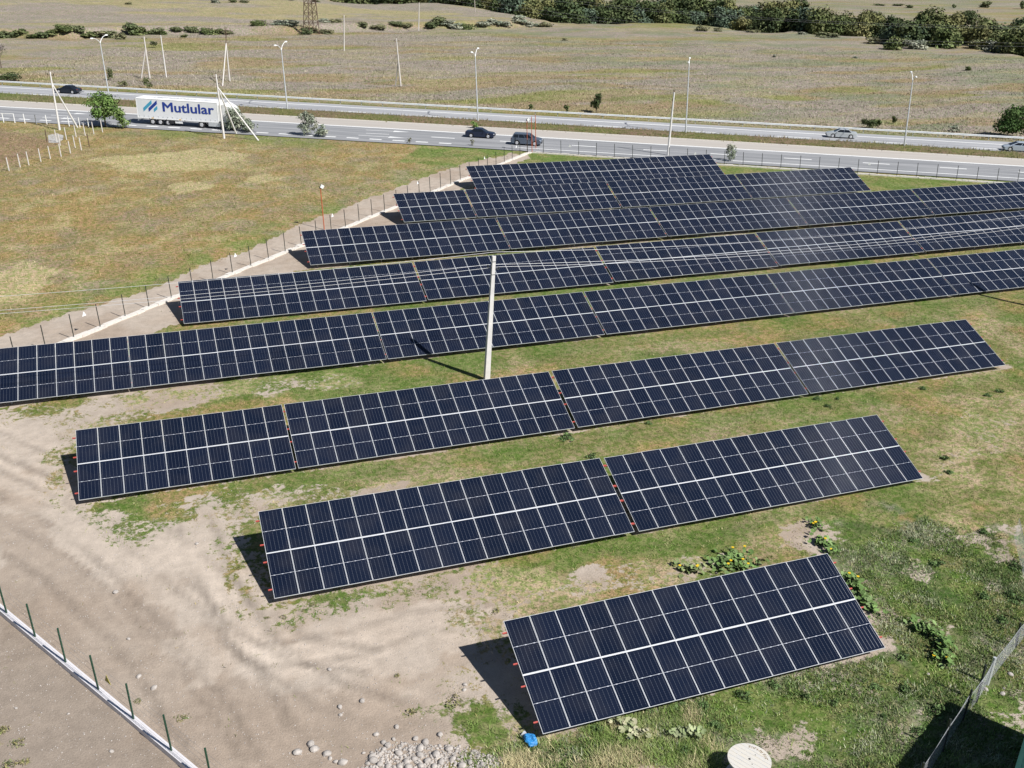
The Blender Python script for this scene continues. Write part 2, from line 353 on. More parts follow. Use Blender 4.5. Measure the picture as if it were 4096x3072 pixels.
def ground_layers(x, y):
    """vegetation colour, soil colour and how closed the vegetation is"""
    x = np.asarray(x, float); y = np.asarray(y, float)
    n1 = fbm(x, y, 6.0, 21); n2 = fbm(x, y, 2.2, 31); n3 = fbm(x, y, 0.9, 41, 3)
    jx = x + (fbm(x, y, 1.6, 61, 3) - .5) * 2.2; jy = y + (fbm(x, y, 1.6, 71, 3) - .5) * 2.2
    kx = x + (fbm(x, y, 4.0, 62, 4) - .5) * 10; ky = y + (fbm(x, y, 4.0, 72, 4) - .5) * 10
    t, s = road_ts(x, y)
    # farm lawn: olive, fresh green, straw and golden patches
    c = lerp(c_olive * 1.02, c_straw * .74, sstep(.44, .62, n1 * .4 + n2 * .6))
    c = lerp(c, c_green * 1.02, sstep(.45, .60, fbm(x, y, 5.0, 81, 5)) * .75)
    c = lerp(c, c_gold * 1.05, sstep(.52, .64, fbm(x, y, 4, 91, 5)) * .65)
    v = np.full(x.shape, 1.12) - sstep(.50, .70, fbm(x, y, 2.6, 95, 5)) * .35
    for (ry, z0, sl_, tabs) in ROWS:        # greener along the drip line of every row
        dd = y - ry; x0 = tabs[0][0] - 1; x1 = tabs[-1][0] + tabs[-1][1] * PITCH + 1
        m = np.exp(-((dd + 1.0) / 1.2) ** 2) * ((x > x0) & (x < x1)) * sstep(.35, .6, n2)
        c = lerp(c, c_green * .98, m * .65); v = v + m * .25
        v = v - .5 * ((x > x0) & (x < x1) & (dd > .2) & (dd < 5.0))          # thin growth in the shade under the panels
    for k, P in enumerate(POLY_DRY):
        m = pip(jx, jy, P) * 1.0
        c = lerp(c, c_straw * .95, m * (.55 if k < 4 else .35) * sstep(.35, .6, n2)); v = v - m * (.48 if k < 4 else .15)
    # weeds in the near right corner
    m = pip(kx, ky, POLY_WEED) * 1.0
    wc = lerp(c_green * 1.05, c_dark * 1.5, sstep(.44, .60, fbm(x, y, 1.9, 101, 5)))
    wc = lerp(wc, c_grey * .95, sstep(.50, .62, fbm(x, y, 1.6, 111, 5)) * .75)
    wc = lerp(wc, c_olive * 1.1, sstep(.52, .64, fbm(x, y, 2.4, 125, 5)) * .7)
    c = lerp(c, wc, m * .85); v = v - m * sstep(.50, .66, fbm(x, y, 2.0, 121, 4)) * .55
    # west field (outside the fence)
    wf = pip(x, y, [(-300, 40), (-40, 40), (-10.5, 71.5), (55, 137.5), (60, 160), (-300, 300)])
    fc = lerp(c_gold * 1.05, C(.245, .212, .108), sstep(.40, .68, n1 * .4 + n2 * .35 + n3 * .25))
    fc = lerp(fc, c_straw * .95, sstep(.48, .68, fbm(x, y, 2.0, 131, 5)) * .5)
    fc = lerp(fc, c_brown * 1.1, sstep(.50, .66, fbm(x, y, 3.5, 135, 5)) * .45)
    fc = lerp(fc, c_green * 1.3, sstep(-33, -27, s) * sstep(.42, .6, n1) * .6)
    dw = np.abs((x - wa_[0]) * -wd2[1] + (y - wa_[1]) * wd2[0]); fc = lerp(fc, c_green * 1.35, np.exp(-((dw - 5) / 3.0) ** 2) * sstep(.35, .6, n2) * .6)
    fc = lerp(fc, c_mauve * .85, sstep(.55, .68, fbm(x, y, 2.5, 141, 4)) * .30)
    for P in POLY_STRAW: fc = lerp(fc, c_straw * 1.12, pip(kx * .35 + jx * .65, ky * .35 + jy * .65, P) * .6)
    fc = lerp(fc, C(.25, .17, .125), pip(kx, ky, POLY_REED) * (.35 + .5 * n3))
    c = lerp(c, fc, wf); v = np.where(wf, 1.15, v)
    vg = (s > -36) & (s < -22) & (t > 65)
    c = lerp(c, lerp(c_olive * 1.2, c_green * 1.2, sstep(.4, .6, n2)), vg * .8)
    # bare soil
    sc_ = lerp(c_soil * .84, c_soil2 * 1.05, sstep(.40, .64, n1 * .55 + n3 * .2 + n2 * .25))
    sc_ = lerp(sc_, c_soil2 * .86, pip(kx * .5 + jx * .5, ky * .5 + jy * .5, POLY_BROWN) * .62)
    for P in POLY_LIGHT: sc_ = lerp(sc_, c_soil * .93, pip(kx * .5 + jx * .5, ky * .5 + jy * .5, P) * .6)
    sc_ = sc_ * np.where((x - sa_[0]) * sd2[1] - (y - sa_[1]) * sd2[0] > 0, 1.0, .84)[..., None]          # trodden darker ground outside the near fence
    for P_, dk in RUTS:
        d_, _ = pldist(x + (n3 - .5) * .5, y + (n2 - .5) * .8, P_); sc_ = sc_ * (1 - dk * np.exp(-(d_ / .20) ** 2) * sstep(.3, .6, fbm(x, y, 5, 156, 2)))[..., None]; sc_ = sc_ * (1 + .08 * np.exp(-((d_ - .5) / .25) ** 2))[..., None]
    m = pip(jx, jy, POLY_SOIL) | pip(jx, jy, POLY_TRACK)
    soft = 0
    for k in range(6):
        a_ = 1.05 * k; soft = soft + pip(jx + 1.3 * math.cos(a_) * (1 + k % 2), jy + 1.3 * math.sin(a_) * (1 + k % 2), POLY_SOIL) / 6.0
    v = v * (1 - soft) + .02 * soft; v = np.where(m & ~pip(x, y, POLY_SOIL), np.minimum(v, .15), v)
    # beyond the highway
    fm = sstep(8, 14, s)
    e = x + .2 * y
    b = lerp(c_brown * 1.22, c_olive * 1.15, sstep(.48, .68, fbm(e, y * 2.6, 16, 161)))
    b = lerp(b, c_mauve * .97, sstep(.36, .50, fbm(e, y * 3.2, 26, 171)) * .9)
    b = lerp(b, c_grey * .95, sstep(.50, .62, fbm(e, y * 2.4, 18, 181)) * .8 * sstep(70, 130, x))
    b = lerp(b, c_straw * .76, sstep(.50, .64, fbm(e, y * 2.8, 13, 191)) * .45)
    b = lerp(b, c_yel * .92, sstep(26, 11, s + 10 * n2) * .6)
    de, sd = pldist(x, y, BANK)
    b = lerp(b, lerp(c_straw * .82, c_mauve, sstep(.40, .56, fbm(e, y * 2.6, 30, 201))), np.where((sd < 0) & (x < 150), sstep(6, 14, de), 0) * sstep(280, 300, y) * .8)
    b = b * (.86 + .28 * fbm(e, y * 1.8, 5.0, 205, 4))[..., None]
    c = lerp(c, b, fm); v = np.where(fm > .3, 1.35, v)
    c = c * (.88 + .24 * fbm(x, y, 1.1, 211, 3))[..., None]
    return np.clip(c, .015, .75), np.clip(sc_, .05, .75), v
sa_ = np.array([-10.46, 46.3]); sd2 = np.array([2.6 + 10.46, 24.2 - 46.3]); sd2 = -sd2 / np.linalg.norm(sd2)
def ground_colour(x, y): return ground_layers(x, y)[0]
wa_ = np.array([-26.2, 56.9]); wd2 = np.array([53.9 + 26.2, 136.0 - 56.9]); wd2 = wd2 / np.linalg.norm(wd2)

def axis(segs):
    out = [segs[0][0]]
    for a, b, st0, st1 in segs:
        p = a; 
        while p < b - 1e-6:
            f = (p - a) / (b - a); p = min(b, p + st0 + (st1 - st0) * f); out.append(p)
    return np.array(out)
gxs = axis([(-900, -60, 120, 4), (-60, -16, 3, .8), (-16, 16, .26, .26), (16, 62, .40, .42), (62, 125, .55, 1.2), (125, 300, 1.6, 3), (300, 2600, 4, 200)])
gys = axis([(-120, 14, 30, 1), (14, 24, .40, .40), (24, 60, .26, .26), (60, 72, .45, .45), (72, 150, .5, .9), (150, 340, 1.0, 2.2), (340, 480, 2.4, 5), (480, 3200, 8, 220)])
GX, GY = np.meshgrid(gxs, gys); GZ = height(GX, GY)
nx, ny = len(gxs), len(gys)
V = np.stack([GX.ravel(), GY.ravel(), GZ.ravel()], 1)
ii = (np.arange(ny - 1)[:, None] * nx + np.arange(nx - 1)[None]).ravel()
F = np.stack([ii, ii + 1, ii + nx + 1, ii + nx], 1)
gc, gs, gv = ground_layers(V[:, 0], V[:, 1])
def ground_material(name, layered=True):
    mg = bpy.data.materials.new(name); mg.use_nodes = True
    n = mg.node_tree.nodes; l = mg.node_tree.links; b = n['Principled BSDF']; b.inputs['Roughness'].default_value = 0.95; b.inputs['Specular IOR Level'].default_value = 0.08
    tc = n.new('ShaderNodeTexCoord')
    def att(nm): q = n.new('ShaderNodeAttribute'); q.attribute_name = nm; return q
    def nz(scale, detail, rough=.6):
        q = n.new('ShaderNodeTexNoise'); q.inputs['Scale'].default_value = scale; q.inputs['Detail'].default_value = detail; q.inputs['Roughness'].default_value = rough; l.new(tc.outputs['Object'], q.inputs['Vector']); return q.outputs[0]
    def mr(src, a, b_, c_, d_, smooth=False):
        q = n.new('ShaderNodeMapRange'); q.interpolation_type = 'SMOOTHSTEP' if smooth else 'LINEAR'
        for i, v_ in enumerate((a, b_, c_, d_)): q.inputs[1 + i].default_value = v_
        l.new(src, q.inputs[0]); return q.outputs[0]
    def mm(op, a, b_):
        q = n.new('ShaderNodeMath'); q.operation = op
        for i, v_ in enumerate((a, b_)):
            if isinstance(v_, (int, float)): q.inputs[i].default_value = v_
            else: l.new(v_, q.inputs[i])
        return q.outputs[0]
    def mixc(f, a, b_):
        q = n.new('ShaderNodeMix'); q.data_type = 'RGBA'; l.new(f, q.inputs[0])
        for i, v_ in ((6, a), (7, b_)):
            if isinstance(v_, tuple): q.inputs[i].default_value = (*v_, 1)
            else: l.new(v_, q.inputs[i])
        return q.outputs[2]
    def vmul(a, b_):
        q = n.new('ShaderNodeVectorMath'); q.operation = 'MULTIPLY'; l.new(a, q.inputs[0])
        if isinstance(b_, tuple): q.inputs[1].default_value = b_
        else: l.new(b_, q.inputs[1])
        return q.outputs[0]
    def vsc(a, k): q = n.new('ShaderNodeVectorMath'); q.operation = 'SCALE'; l.new(a, q.inputs[0]); l.new(k, q.inputs['Scale']); return q.outputs[0]
    veg = att('Col').outputs['Color']
    tint = mr(nz(2.3, 8, .72), .43, .57, 0, 1, True)
    veg = mixc(tint, vmul(veg, (.66, .84, .52)), vmul(veg, (1.26, 1.10, 1.24)))
    veg = vsc(veg, mm('MULTIPLY', mr(nz(9.0, 5, .74), .30, .64, .42, 1.26), mr(nz(0.45, 4, .6), .3, .7, .90, 1.10)))
    if layered:
        soil = att('Soil').outputs['Color']
        soil = vsc(soil, mm('MULTIPLY', mr(nz(1.5, 7, .68), .3, .7, .86, 1.14), mr(nz(24.0, 3, .6), .3, .7, .88, 1.12)))
        msk = mr(mm('ADD', att('Mask').outputs['Fac'], mm('MULTIPLY', mm('SUBTRACT', nz(2.8, 8, .74), .5), 2.2)), .42, .62, 0, 1, True)
        col = mixc(msk, soil, veg)
    else: col = veg
    l.new(col, b.inputs['Base Color'])
    bp = n.new('ShaderNodeBump'); bp.inputs['Strength'].default_value = 0.55; bp.inputs['Distance'].default_value = 0.06; l.new(nz(12.0, 5, .65), bp.inputs['Height']); l.new(bp.outputs[0], b.inputs['Normal'])
    return mg
mg = ground_material('ground'); mg_plain = ground_material('median_soil', False)
ground = link(bpy.data.objects.new('ground', np_mesh('ground', V, F, mg, gc, extra={'Soil': gs, 'Mask': np.repeat(gv[:, None], 3, 1)}))); tag(ground, kind='structure')
ground.data.polygons.foreach_set('use_smooth', [True] * len(ground.data.polygons))

# ------------------------------------------------------------------ highway
def strip(name, fa, fb, z, m, t0=-420, t1=620, parent=None, zb=None, st=4.0):
    ts = np.arange(t0, t1 + .1, st); V = []; F = []
    for i, t in enumerate(ts):
        a = road_xy(t, fa(t)); b_ = road_xy(t, fb(t))
        V += [(*a, z), (*b_, z)]
        if i: F.append((2 * i - 2, 2 * i - 1, 2 * i + 1, 2 * i))
    q = MB(); q.add(V, F); o = q.build(name, m, parent)
    return o
near_edge = lambda t: rs('dash', t) - 2.1
road_n = strip('road', near_edge, lambda t: rs('solid', t) + .35, 0.030, M['asphalt']); tag(road_n, kind='structure')
shoulder = strip('road_shoulder', lambda t: rs('solid', t) + .35, lambda t: rs('shoulder', t), 0.034, M['shoulder']); tag(shoulder, kind='structure')
road_f = strip('road', lambda t: rs('medfar', t), lambda t: rs('fedge', t), 0.030, M['asphalt2']); tag(road_f, kind='structure')
# kerb between shoulder and median
kb = MB(); ts = np.arange(-420, 620, 4.0)
for t in ts:
    a = road_xy(t, rs('shoulder', t)); b_ = road_xy(t + 4, rs('shoulder', t + 4)); c_ = (a + b_) / 2; d_ = b_ - a; L_ = np.linalg.norm(d_); th = math.atan2(d_[1], d_[0])
    rot = np.array([[math.cos(th), -math.sin(th), 0], [math.sin(th), math.cos(th), 0], [0, 0, 1]])
    kb.box((c_[0], c_[1], .06), (L_ + .01, .2, .16), rot)
tag(kb.build('kerb', M['pale_concrete']), kind='structure')
# planted median, a low mound of soil
ts = np.arange(-420, 620, 2.0); cs = np.linspace(0, 1, 9); V = []; F = []
for i, t in enumerate(ts):
    s0 = rs('shoulder', t) + .1; s1 = rs('medfar', t) + .1
    for j, u in enumerate(cs):
        p = road_xy(t, s0 + (s1 - s0) * u); V.append((p[0], p[1], .02 + .28 * math.sin(math.pi * u) ** .7 + .12 * (random.random() - .5) * (0 < u < 1)))
    if i:
        o_ = i * 9
        F += [(o_ - 9 + j, o_ - 8 + j, o_ + 1 + j, o_ + j) for j in range(8)]
V = np.array(V)
def median_colour(x, y):
    c = lerp(c_brown * .80, c_olive * .78, sstep(.4, .6, fbm(x, y, 5, 301))); t, s = road_ts(x, y)
    return lerp(c, c_green * 1.1, sstep(10, -25, t) * .5)
tag(link(bpy.data.objects.new('median', np_mesh('median', V, np.array(F), mg_plain, median_colour(V[:, 0], V[:, 1])))), kind='structure')
# painted markings, each dash a piece of its road
def dash(name, line, t0, t1, wd, parent, off=0.0, z=.036):
    k_ = max(1, int((t1 - t0) / 4)); tt = np.linspace(t0, t1, k_ + 1); q = MB(); V = []; F = []
    for i, t in enumerate(tt):
        c0 = rs(line, t) + off; V += [(*road_xy(t, c0 - wd / 2), z), (*road_xy(t, c0 + wd / 2), z)]
        if i: F.append((2 * i - 2, 2 * i - 1, 2 * i + 1, 2 * i))
    q.add(V, F); return q.build(name, M['marking'], parent)
def tq(k, a, b_): return float(road_ts(*g(k, a, b_)[:2])[0])
for line, wd, par in (('solid', .62, road_n), ('fsolid', .48, road_f)): dash('edge_line', line, -420, 616, wd, par)
dash('edge_line', 'dash', 79, 616, .36, road_n)
t = tq('00', 25, 1023)
t = -60.
step = (tq('10', 1433, 1228) - tq('00', 25, 1023)) / 19.0
t00 = tq('00', 25, 1023)
for k_ in range(-22, 21):
    c_ = t00 + k_ * 3.60
    if c_ < 76: dash('lane_dash', 'dash', c_ - .95, c_ + .95, .55, road_n)
for a, b_ in ((tq('10', 1515, 1185), tq('10', 1720, 1195)), (tq('10', 2108, 1220), tq('10', 2108, 1220) + 3.8), (tq('20', 515, 1258), tq('20', 725, 1270)), (tq('20', 1135, 1295), tq('20', 1340, 1305)), (tq('20', 1715, 1328), tq('20', 1715, 1328) + 3.8), (tq('30', 135, 1363), tq('30', 375, 1378)), (tq('30', 820, 1408), tq('30', 1050, 1420)), (tq('30', 1485, 1450), tq('30', 1720, 1465)), (150, 153.8), (161, 164.8), (172, 175.8)):
    dash('lane_dash', 'lane', a, b_, .42, road_n)
for k_ in range(14): dash('lane_dash', 'fdash', -47.5 + k_ * 15.0 + 0.0, -47.5 + k_ * 15.0 + 5.2, .42, road_f)
# turn arrows and the short dividing line between them
def arrow(ka, kb_, z=.036):
    a = g(*ka)[:2]; b_ = g(*kb_)[:2]; d_ = b_ - a; L_ = np.linalg.norm(d_); d_ = d_ / L_; n_ = np.array([-d_[1], d_[0]]); q = MB()
    h = L_ - 2.6
    q.add([(*(a - n_ * .11), z), (*(a + d_ * h - n_ * .11), z), (*(a + d_ * h + n_ * .11), z), (*(a + n_ * .11), z)], [(0, 1, 2, 3)])
    q.add([(*(a + d_ * h - n_ * .55), z), (*(b_), z), (*(a + d_ * h + n_ * .55), z)], [(0, 1, 2)])
    q.build('turn_arrow', M['marking'], road_n)
arrow(('10', 950, 1125), ('10', 1330, 1143)); arrow(('10', 885, 1170), ('10', 1290, 1195))
arrow(('00', 500, 975), ('00', 780, 988)); arrow(('00', 365, 1015), ('00', 670, 1030))
def bar(ka, kb_, wd=.24, z=.036):
    a = g(*ka)[:2]; b_ = g(*kb_)[:2]; d_ = (b_ - a) / np.linalg.norm(b_ - a); n_ = np.array([-d_[1], d_[0]]) * wd / 2
    q = MB(); q.add([(*(a - n_), z), (*(b_ - n_), z), (*(b_ + n_), z), (*(a + n_), z)], [(0, 1, 2, 3)]); q.build('lane_dash', M['marking'], road_n)
bar(('10', 950, 1152), ('10', 1150, 1162)); bar(('00', 440, 996), ('00', 590, 1004))

# crash barrier along the far side
gr = empty('guardrail', (*road_xy(0, rs('rail', 0)), 0)); tag(gr, 'long galvanised steel crash barrier along the far edge of the highway', 'guardrail')
prof = [(-.04, .44), (.05, .50), (-.02, .575), (-.02, .605), (.05, .68), (-.04, .74), (-.055, .74), (.03, .68), (-.04, .605), (-.04, .575), (.03, .50), (-.055, .44)]
rings = []
og = np.array([*road_xy(0, rs('rail', 0)), 0])
for t in np.arange(-160, 260, 4.0):
    c_ = road_xy(t, rs('rail', t)); rings.append([np.array([c_[0] - RN[0] * p, c_[1] - RN[1] * p, z]) - og for p, z in prof])
q = MB(); q.loft(rings); q.build('rail_beam', M['rail'], gr)
pm = MB().box((0, 0, .33), (.12, .10, .78)).mesh('post', M['galv'])
for t in np.arange(-60, 200, 4.0):
    c_ = road_xy(t, rs('rail', t) + .16); inst('post', pm, gr, (c_[0] - og[0], c_[1] - og[1], -.05), (0, 0, math.atan2(RD[1], RD[0])))
# ------------------------------------------------------------------ solar tables
PW, PL, PT, LIP = 1.140, 2.487, 0.036, 0.016
mp_ = bpy.data.materials.new('solar_cells'); mp_.use_nodes = True
n = mp_.node_tree.nodes; l = mp_.node_tree.links; b = n['Principled BSDF']
tc = n.new('ShaderNodeTexCoord'); sx = n.new('ShaderNodeSeparateXYZ'); l.new(tc.outputs['Object'], sx.inputs[0])
def mth(op, a, b_=None, c_=None):
    q = n.new('ShaderNodeMath'); q.operation = op
    for i, v in enumerate((a, b_, c_)):
        if v is None: continue
        if isinstance(v, (int, float)): q.inputs[i].default_value = v
        else: l.new(v, q.inputs[i])
    return q.outputs[0]
X, Y = sx.outputs[0], sx.outputs[1]
cw = (PW - 2 * LIP) / 6.0                        # ribbons between the cell strings
fx = mth('ABSOLUTE', mth('SUBTRACT', mth('FRACT', mth('DIVIDE', mth('SUBTRACT', X, LIP), cw)), 0.5))
hl = PL / 2
hy = mth('ABSOLUTE', mth('SUBTRACT', Y, hl))      # distance from the middle of the module
inh = mth('MULTIPLY', mth('GREATER_THAN', hy, 0.09), mth('LESS_THAN', hy, hl - 0.10))
rib = mth('MULTIPLY', mth('LESS_THAN', fx, 0.036), inh)
cell = hl / 13.0
fy = mth('ABSOLUTE', mth('SUBTRACT', mth('FRACT', mth('DIVIDE', hy, cell)), 0.5))
gapl = mth('GREATER_THAN', fy, 0.472)
dia = mth('MULTIPLY', mth('GREATER_THAN', fy, 0.40), rib)
midw = mth('ADD', 0.007, mth('MULTIPLY', 0.009, mth('LESS_THAN', mth('ABSOLUTE', mth('SUBTRACT', mth('FRACT', mth('DIVIDE', X, PW / 3)), 0.5)), 0.10)))
mid = mth('LESS_THAN', hy, midw)
def mixc(f, a, b_):
    q = n.new('ShaderNodeMix'); q.data_type = 'RGBA'
    l.new(f, q.inputs[0])
    for i, v in ((6, a), (7, b_)):
        if isinstance(v, tuple): q.inputs[i].default_value = (*v, 1)
        else: l.new(v, q.inputs[i])
    return q.outputs[2]
oi = n.new('ShaderNodeObjectInfo')
base = mixc(oi.outputs['Random'], (.0046, .0084, .0205), (.0078, .0122, .0275))
base = mixc(gapl, base, (.016, .020, .036))
base = mixc(rib, base, (.048, .056, .078))
base = mixc(dia, base, (.13, .14, .165))
dn_ = n.new('ShaderNodeTexNoise'); dn_.inputs['Scale'].default_value = 0.7; dn_.inputs['Detail'].default_value = 5; gm_ = n.new('ShaderNodeNewGeometry'); l.new(gm_.outputs['Position'], dn_.inputs['Vector'])
dm_ = n.new('ShaderNodeMapRange'); dm_.inputs[1].default_value = .45; dm_.inputs[2].default_value = .75; dm_.inputs[3].default_value = 0; dm_.inputs[4].default_value = .03; l.new(dn_.outputs[0], dm_.inputs[0])
base = mixc(dm_.outputs[0], base, (.34, .30, .26))      # thin film of dust
base = mixc(mid, base, (.50, .52, .58))
l.new(base, b.inputs['Base Color'])
b.inputs['Roughness'].default_value = 0.16; b.inputs['IOR'].default_value = 1.45; b.inputs['Specular IOR Level'].default_value = 0.30
# the soldered ribbons catch the sun along a band
gl = n.new('ShaderNodeBsdfAnisotropic') if hasattr(bpy.types, 'ShaderNodeBsdfAnisotropic') else n.new('ShaderNodeBsdfGlossy')
gl.inputs['Color'].default_value = (.75, .78, .85, 1); gl.inputs['Roughness'].default_value = 0.50
gl.inputs['Anisotropy'].default_value = 0.93
tg = n.new('ShaderNodeCombineXYZ'); tg.inputs[0].default_value = 1.0
vt = n.new('ShaderNodeVectorTransform'); vt.vector_type = 'VECTOR'; vt.convert_from = 'OBJECT'; vt.convert_to = 'WORLD'; l.new(tg.outputs[0], vt.inputs[0])
GLINT_TAN = vt
l.new(vt.outputs[0], gl.inputs['Tangent'])
nv = n.new('ShaderNodeCombineXYZ'); nv.inputs[0].default_value = -0.13; nv.inputs[1].default_value = -0.30; nv.inputs[2].default_value = 0.945
vn = n.new('ShaderNodeVectorTransform'); vn.vector_type = 'VECTOR'; vn.convert_from = 'OBJECT'; vn.convert_to = 'WORLD'; l.new(nv.outputs[0], vn.inputs[0]); l.new(vn.outputs[0], gl.inputs['Normal'])
ms = n.new('ShaderNodeMixShader'); l.new(mth('MULTIPLY', rib, 0.030), ms.inputs[0]); l.new(b.outputs[0], ms.inputs[1]); l.new(gl.outputs[0], ms.inputs[2])
l.new(ms.outputs[0], n['Material Output'].inputs['Surface'])

q = MB()      # one framed module: aluminium frame with a lip, glass set 3 mm below it
o_ = [(0, 0), (PW, 0), (PW, PL), (0, PL)]; i_ = [(LIP, LIP), (PW - LIP, LIP), (PW - LIP, PL - LIP), (LIP, PL - LIP)]
vs = [(x, y, 0) for x, y in o_] + [(x, y, 0) for x, y in i_] + [(x, y, -PT) for x, y in o_] + [(x, y, -.003) for x, y in i_]
fs = [(k, (k + 1) % 4, 4 + (k + 1) % 4, 4 + k) for k in range(4)] + [(8 + k, 8 + (k + 1) % 4, (k + 1) % 4, k) for k in range(4)] + [(4 + k, 4 + (k + 1) % 4, 12 + (k + 1) % 4, 12 + k) for k in range(4)] + [(11, 10, 9, 8)]
q.add(vs, fs, 0); q.add([(x, y, -.003) for x, y in i_], [(0, 1, 2, 3)], 1)
panel_me = q.mesh('solar_panel', [M['alu'], mp_], fixn=False)
cube_red = MB().box((0, 0, 0), (1, 1, 1)).mesh('steel_bar', M['red_primer'])
cube_galv = MB().box((0, 0, 0), (1, 1, 1)).mesh('steel_post', M['galv'])
cube_alu = MB().box((0, 0, 0), (1, 1, 1)).mesh('alu_bar', M['alu'])
ORD = ['first', 'second', 'third', 'fourth', 'fifth', 'sixth', 'seventh', 'eighth']
GAPV = SLOPE_L - 2 * PL
ct, st_ = math.cos(TILT), math.sin(TILT)
for ri, (ry, z0, slx, tabs) in enumerate(ROWS):
    for ti, (xl, nc) in enumerate(tabs):
        zl = z0 + slx * (xl + nc * PITCH / 2)
        root = empty('solar_table', (xl, ry, 0))
        W_ = nc * PITCH - (PITCH - PW)
        if ri == 0:
            lab = 'single short table of tilted navy solar panels between cable drum and blue bag'
        elif len(tabs) == 2 and ri == 1:
            lab = ('left' if 0 else ('table of tilted solar panels at the bare soil end of the two-table row' if ti == 0 else 'table of tilted solar panels at the grassy end of the two-table row'))
        elif ri == 7:
            lab = 'table of solar panels in the row nearest the highway, ' + ('fence corner end' if ti == 0 else 'end away from the fence corner')
        else:
            lab = 'table of tilted solar panels, %s from the kerbed fence in row %s from the drum' % (ORD[ti], ['one', 'two', 'three', 'four', 'five', 'six', 'seven', 'eight'][ri])
        tag(root, lab, 'solar table', 'tables of solar panels')
        for c_ in range(nc):
            for rw in range(2):
                v = rw * (PL + GAPV); zz = zl + v * st_ + random.uniform(-.004, .004)
                inst('solar_panel', panel_me, root, (c_ * PITCH, v * ct, zz), (TILT + random.uniform(-.005, .005), random.uniform(-.004, .004), 0))
        # purlins with red primed ends standing out of the table
        dn = .075
        for v in (.54, 2.07, 3.07, 4.50):
            inst('purlin', cube_red, root, (W_ / 2, v * ct + dn * st_, zl + v * st_ - dn * ct), (TILT, 0, 0), (W_ + .40, .055, .065))
        inst('cover_strip', cube_alu, root, (W_ / 2, (PL + GAPV / 2) * ct + .02 * st_, zl + (PL + GAPV / 2) * st_ - .02 * ct), (TILT, 0, 0), (W_, GAPV * .9, .01))
        # rafters and legs
        nb = max(3, int(round(W_ / 3.4)) + 1)
        for k_ in range(nb):
            xb = .7 + (W_ - 1.4) * k_ / (nb - 1); dr = .155
            inst('rafter', cube_galv, root, (xb, 2.5 * ct + dr * st_, zl + 2.5 * st_ - dr * ct), (TILT, 0, 0), (.06, 4.3, .085))
            for v in (.75, 4.05):
                ht = zl + v * st_ - dr * ct - .03
                inst('leg', cube_galv, root, (xb + .06, v * ct + dr * st_, ht / 2 - .12), (0, 0, 0), (.07, .09, ht + .24))
# ------------------------------------------------------------------ perimeter fences
def fence(name, label, P0, P1, first, n_posts, pitch, pm, hpost, m_post, kerb, wires, wr=.004, kw=(.30, .22), km='pale_concrete', rough_kerb=False, wm='wire', r=.03):
    """posts stand plumb every pitch metres on the line P0 -> P1, starting at distance first"""
    P0 = np.array(P0, float); P1 = np.array(P1, float); d_ = (P1 - P0) / np.linalg.norm(P1 - P0); L_ = np.linalg.norm(P1 - P0); nn_ = np.array([-d_[1], d_[0]])
    root = empty(name, (*P0, 0)); tag(root, label, 'fence')
    kh = kw[1]
    if kerb:
        q = MB(); k_ = int(L_ / (.8 if rough_kerb else 2.5)); seg = L_ / k_
        th = math.atan2(d_[1], d_[0])
        for i in range(k_):
            c_ = d_ * (i + .5) * seg
            j = random.uniform(-.05, .05) if rough_kerb else 0; hz = kh * (random.uniform(.6, 1.15) if rough_kerb else 1); wd = kw[0] * (random.uniform(.85, 1.2) if rough_kerb else 1)
            rot = np.array([[math.cos(th), -math.sin(th), 0], [math.sin(th), math.cos(th), 0], [0, 0, 1]])
            q.box((c_[0] + nn_[0] * j, c_[1] + nn_[1] * j, hz / 2 - .08), (seg * (1.03 if rough_kerb else .996), wd, hz + .16), rot)
        q.build('plinth', M[km], root)
    tops = []
    pmesh = MB().tube((0, 0, -.25), (0, 0, hpost), r, r, 6).mesh('post', m_post)
    for i in range(n_posts):
        c_ = d_ * (first + i * pitch)
        o = inst('post', pmesh, root, (c_[0], c_[1], kh * .9 if kerb else 0), PLUMB_E)
        o.rotation_euler = Matrix((PLUMB @ np.array(Matrix.Rotation(random.uniform(-.012, .012), 3, 'X')) @ np.array(Matrix.Rotation(random.uniform(-.012, .012), 3, 'Y'))).tolist()).to_euler()
    for hz in wires:
        a = TRUE_UP * hz; q = MB(); q.tube(a, np.array([*(d_ * L_), 0]) + a, wr, wr, 4); q.build('strand', M[wm], root)
    return root, P0, d_, nn_
cor = np.array([53.9, 136.0])
wa = np.array([-26.2, 56.9]); wd_ = (cor - wa) / np.linalg.norm(cor - wa)
wf_root, wP, wD, wN = fence('perimeter_fence', 'wire fence of thin dark posts on rough pale kerb beside the dirt track', wa, cor, (np.array([-2.42, 80.56]) - wa) @ wd_ - 2.6 * 12, 43, 2.60, None, 1.82, M['dark_metal'], True, (.55, .95, 1.35, 1.75), kw=(.42, .16), rough_kerb=True, wr=.0025, r=.038)
nb_ = np.array([128.0, 90.6]); nd_ = (nb_ - cor) / np.linalg.norm(nb_ - cor)
nf_root, nP, nD, nN = fence('perimeter_fence', 'wire fence of thin dark posts along the highway verge behind the panels', cor, nb_, (np.array([55.05, 134.2]) - cor) @ nd_, 34, 2.585, None, 1.86, M['dark_metal'], True, (.55, .95, 1.35, 1.75), kw=(.34, .12), rough_kerb=True, wr=.0025, r=.038)
sa = np.array([-10.46, 46.3]); sb = np.array([2.6, 24.2]); sd_ = (sb - sa) / np.linalg.norm(sb - sa)
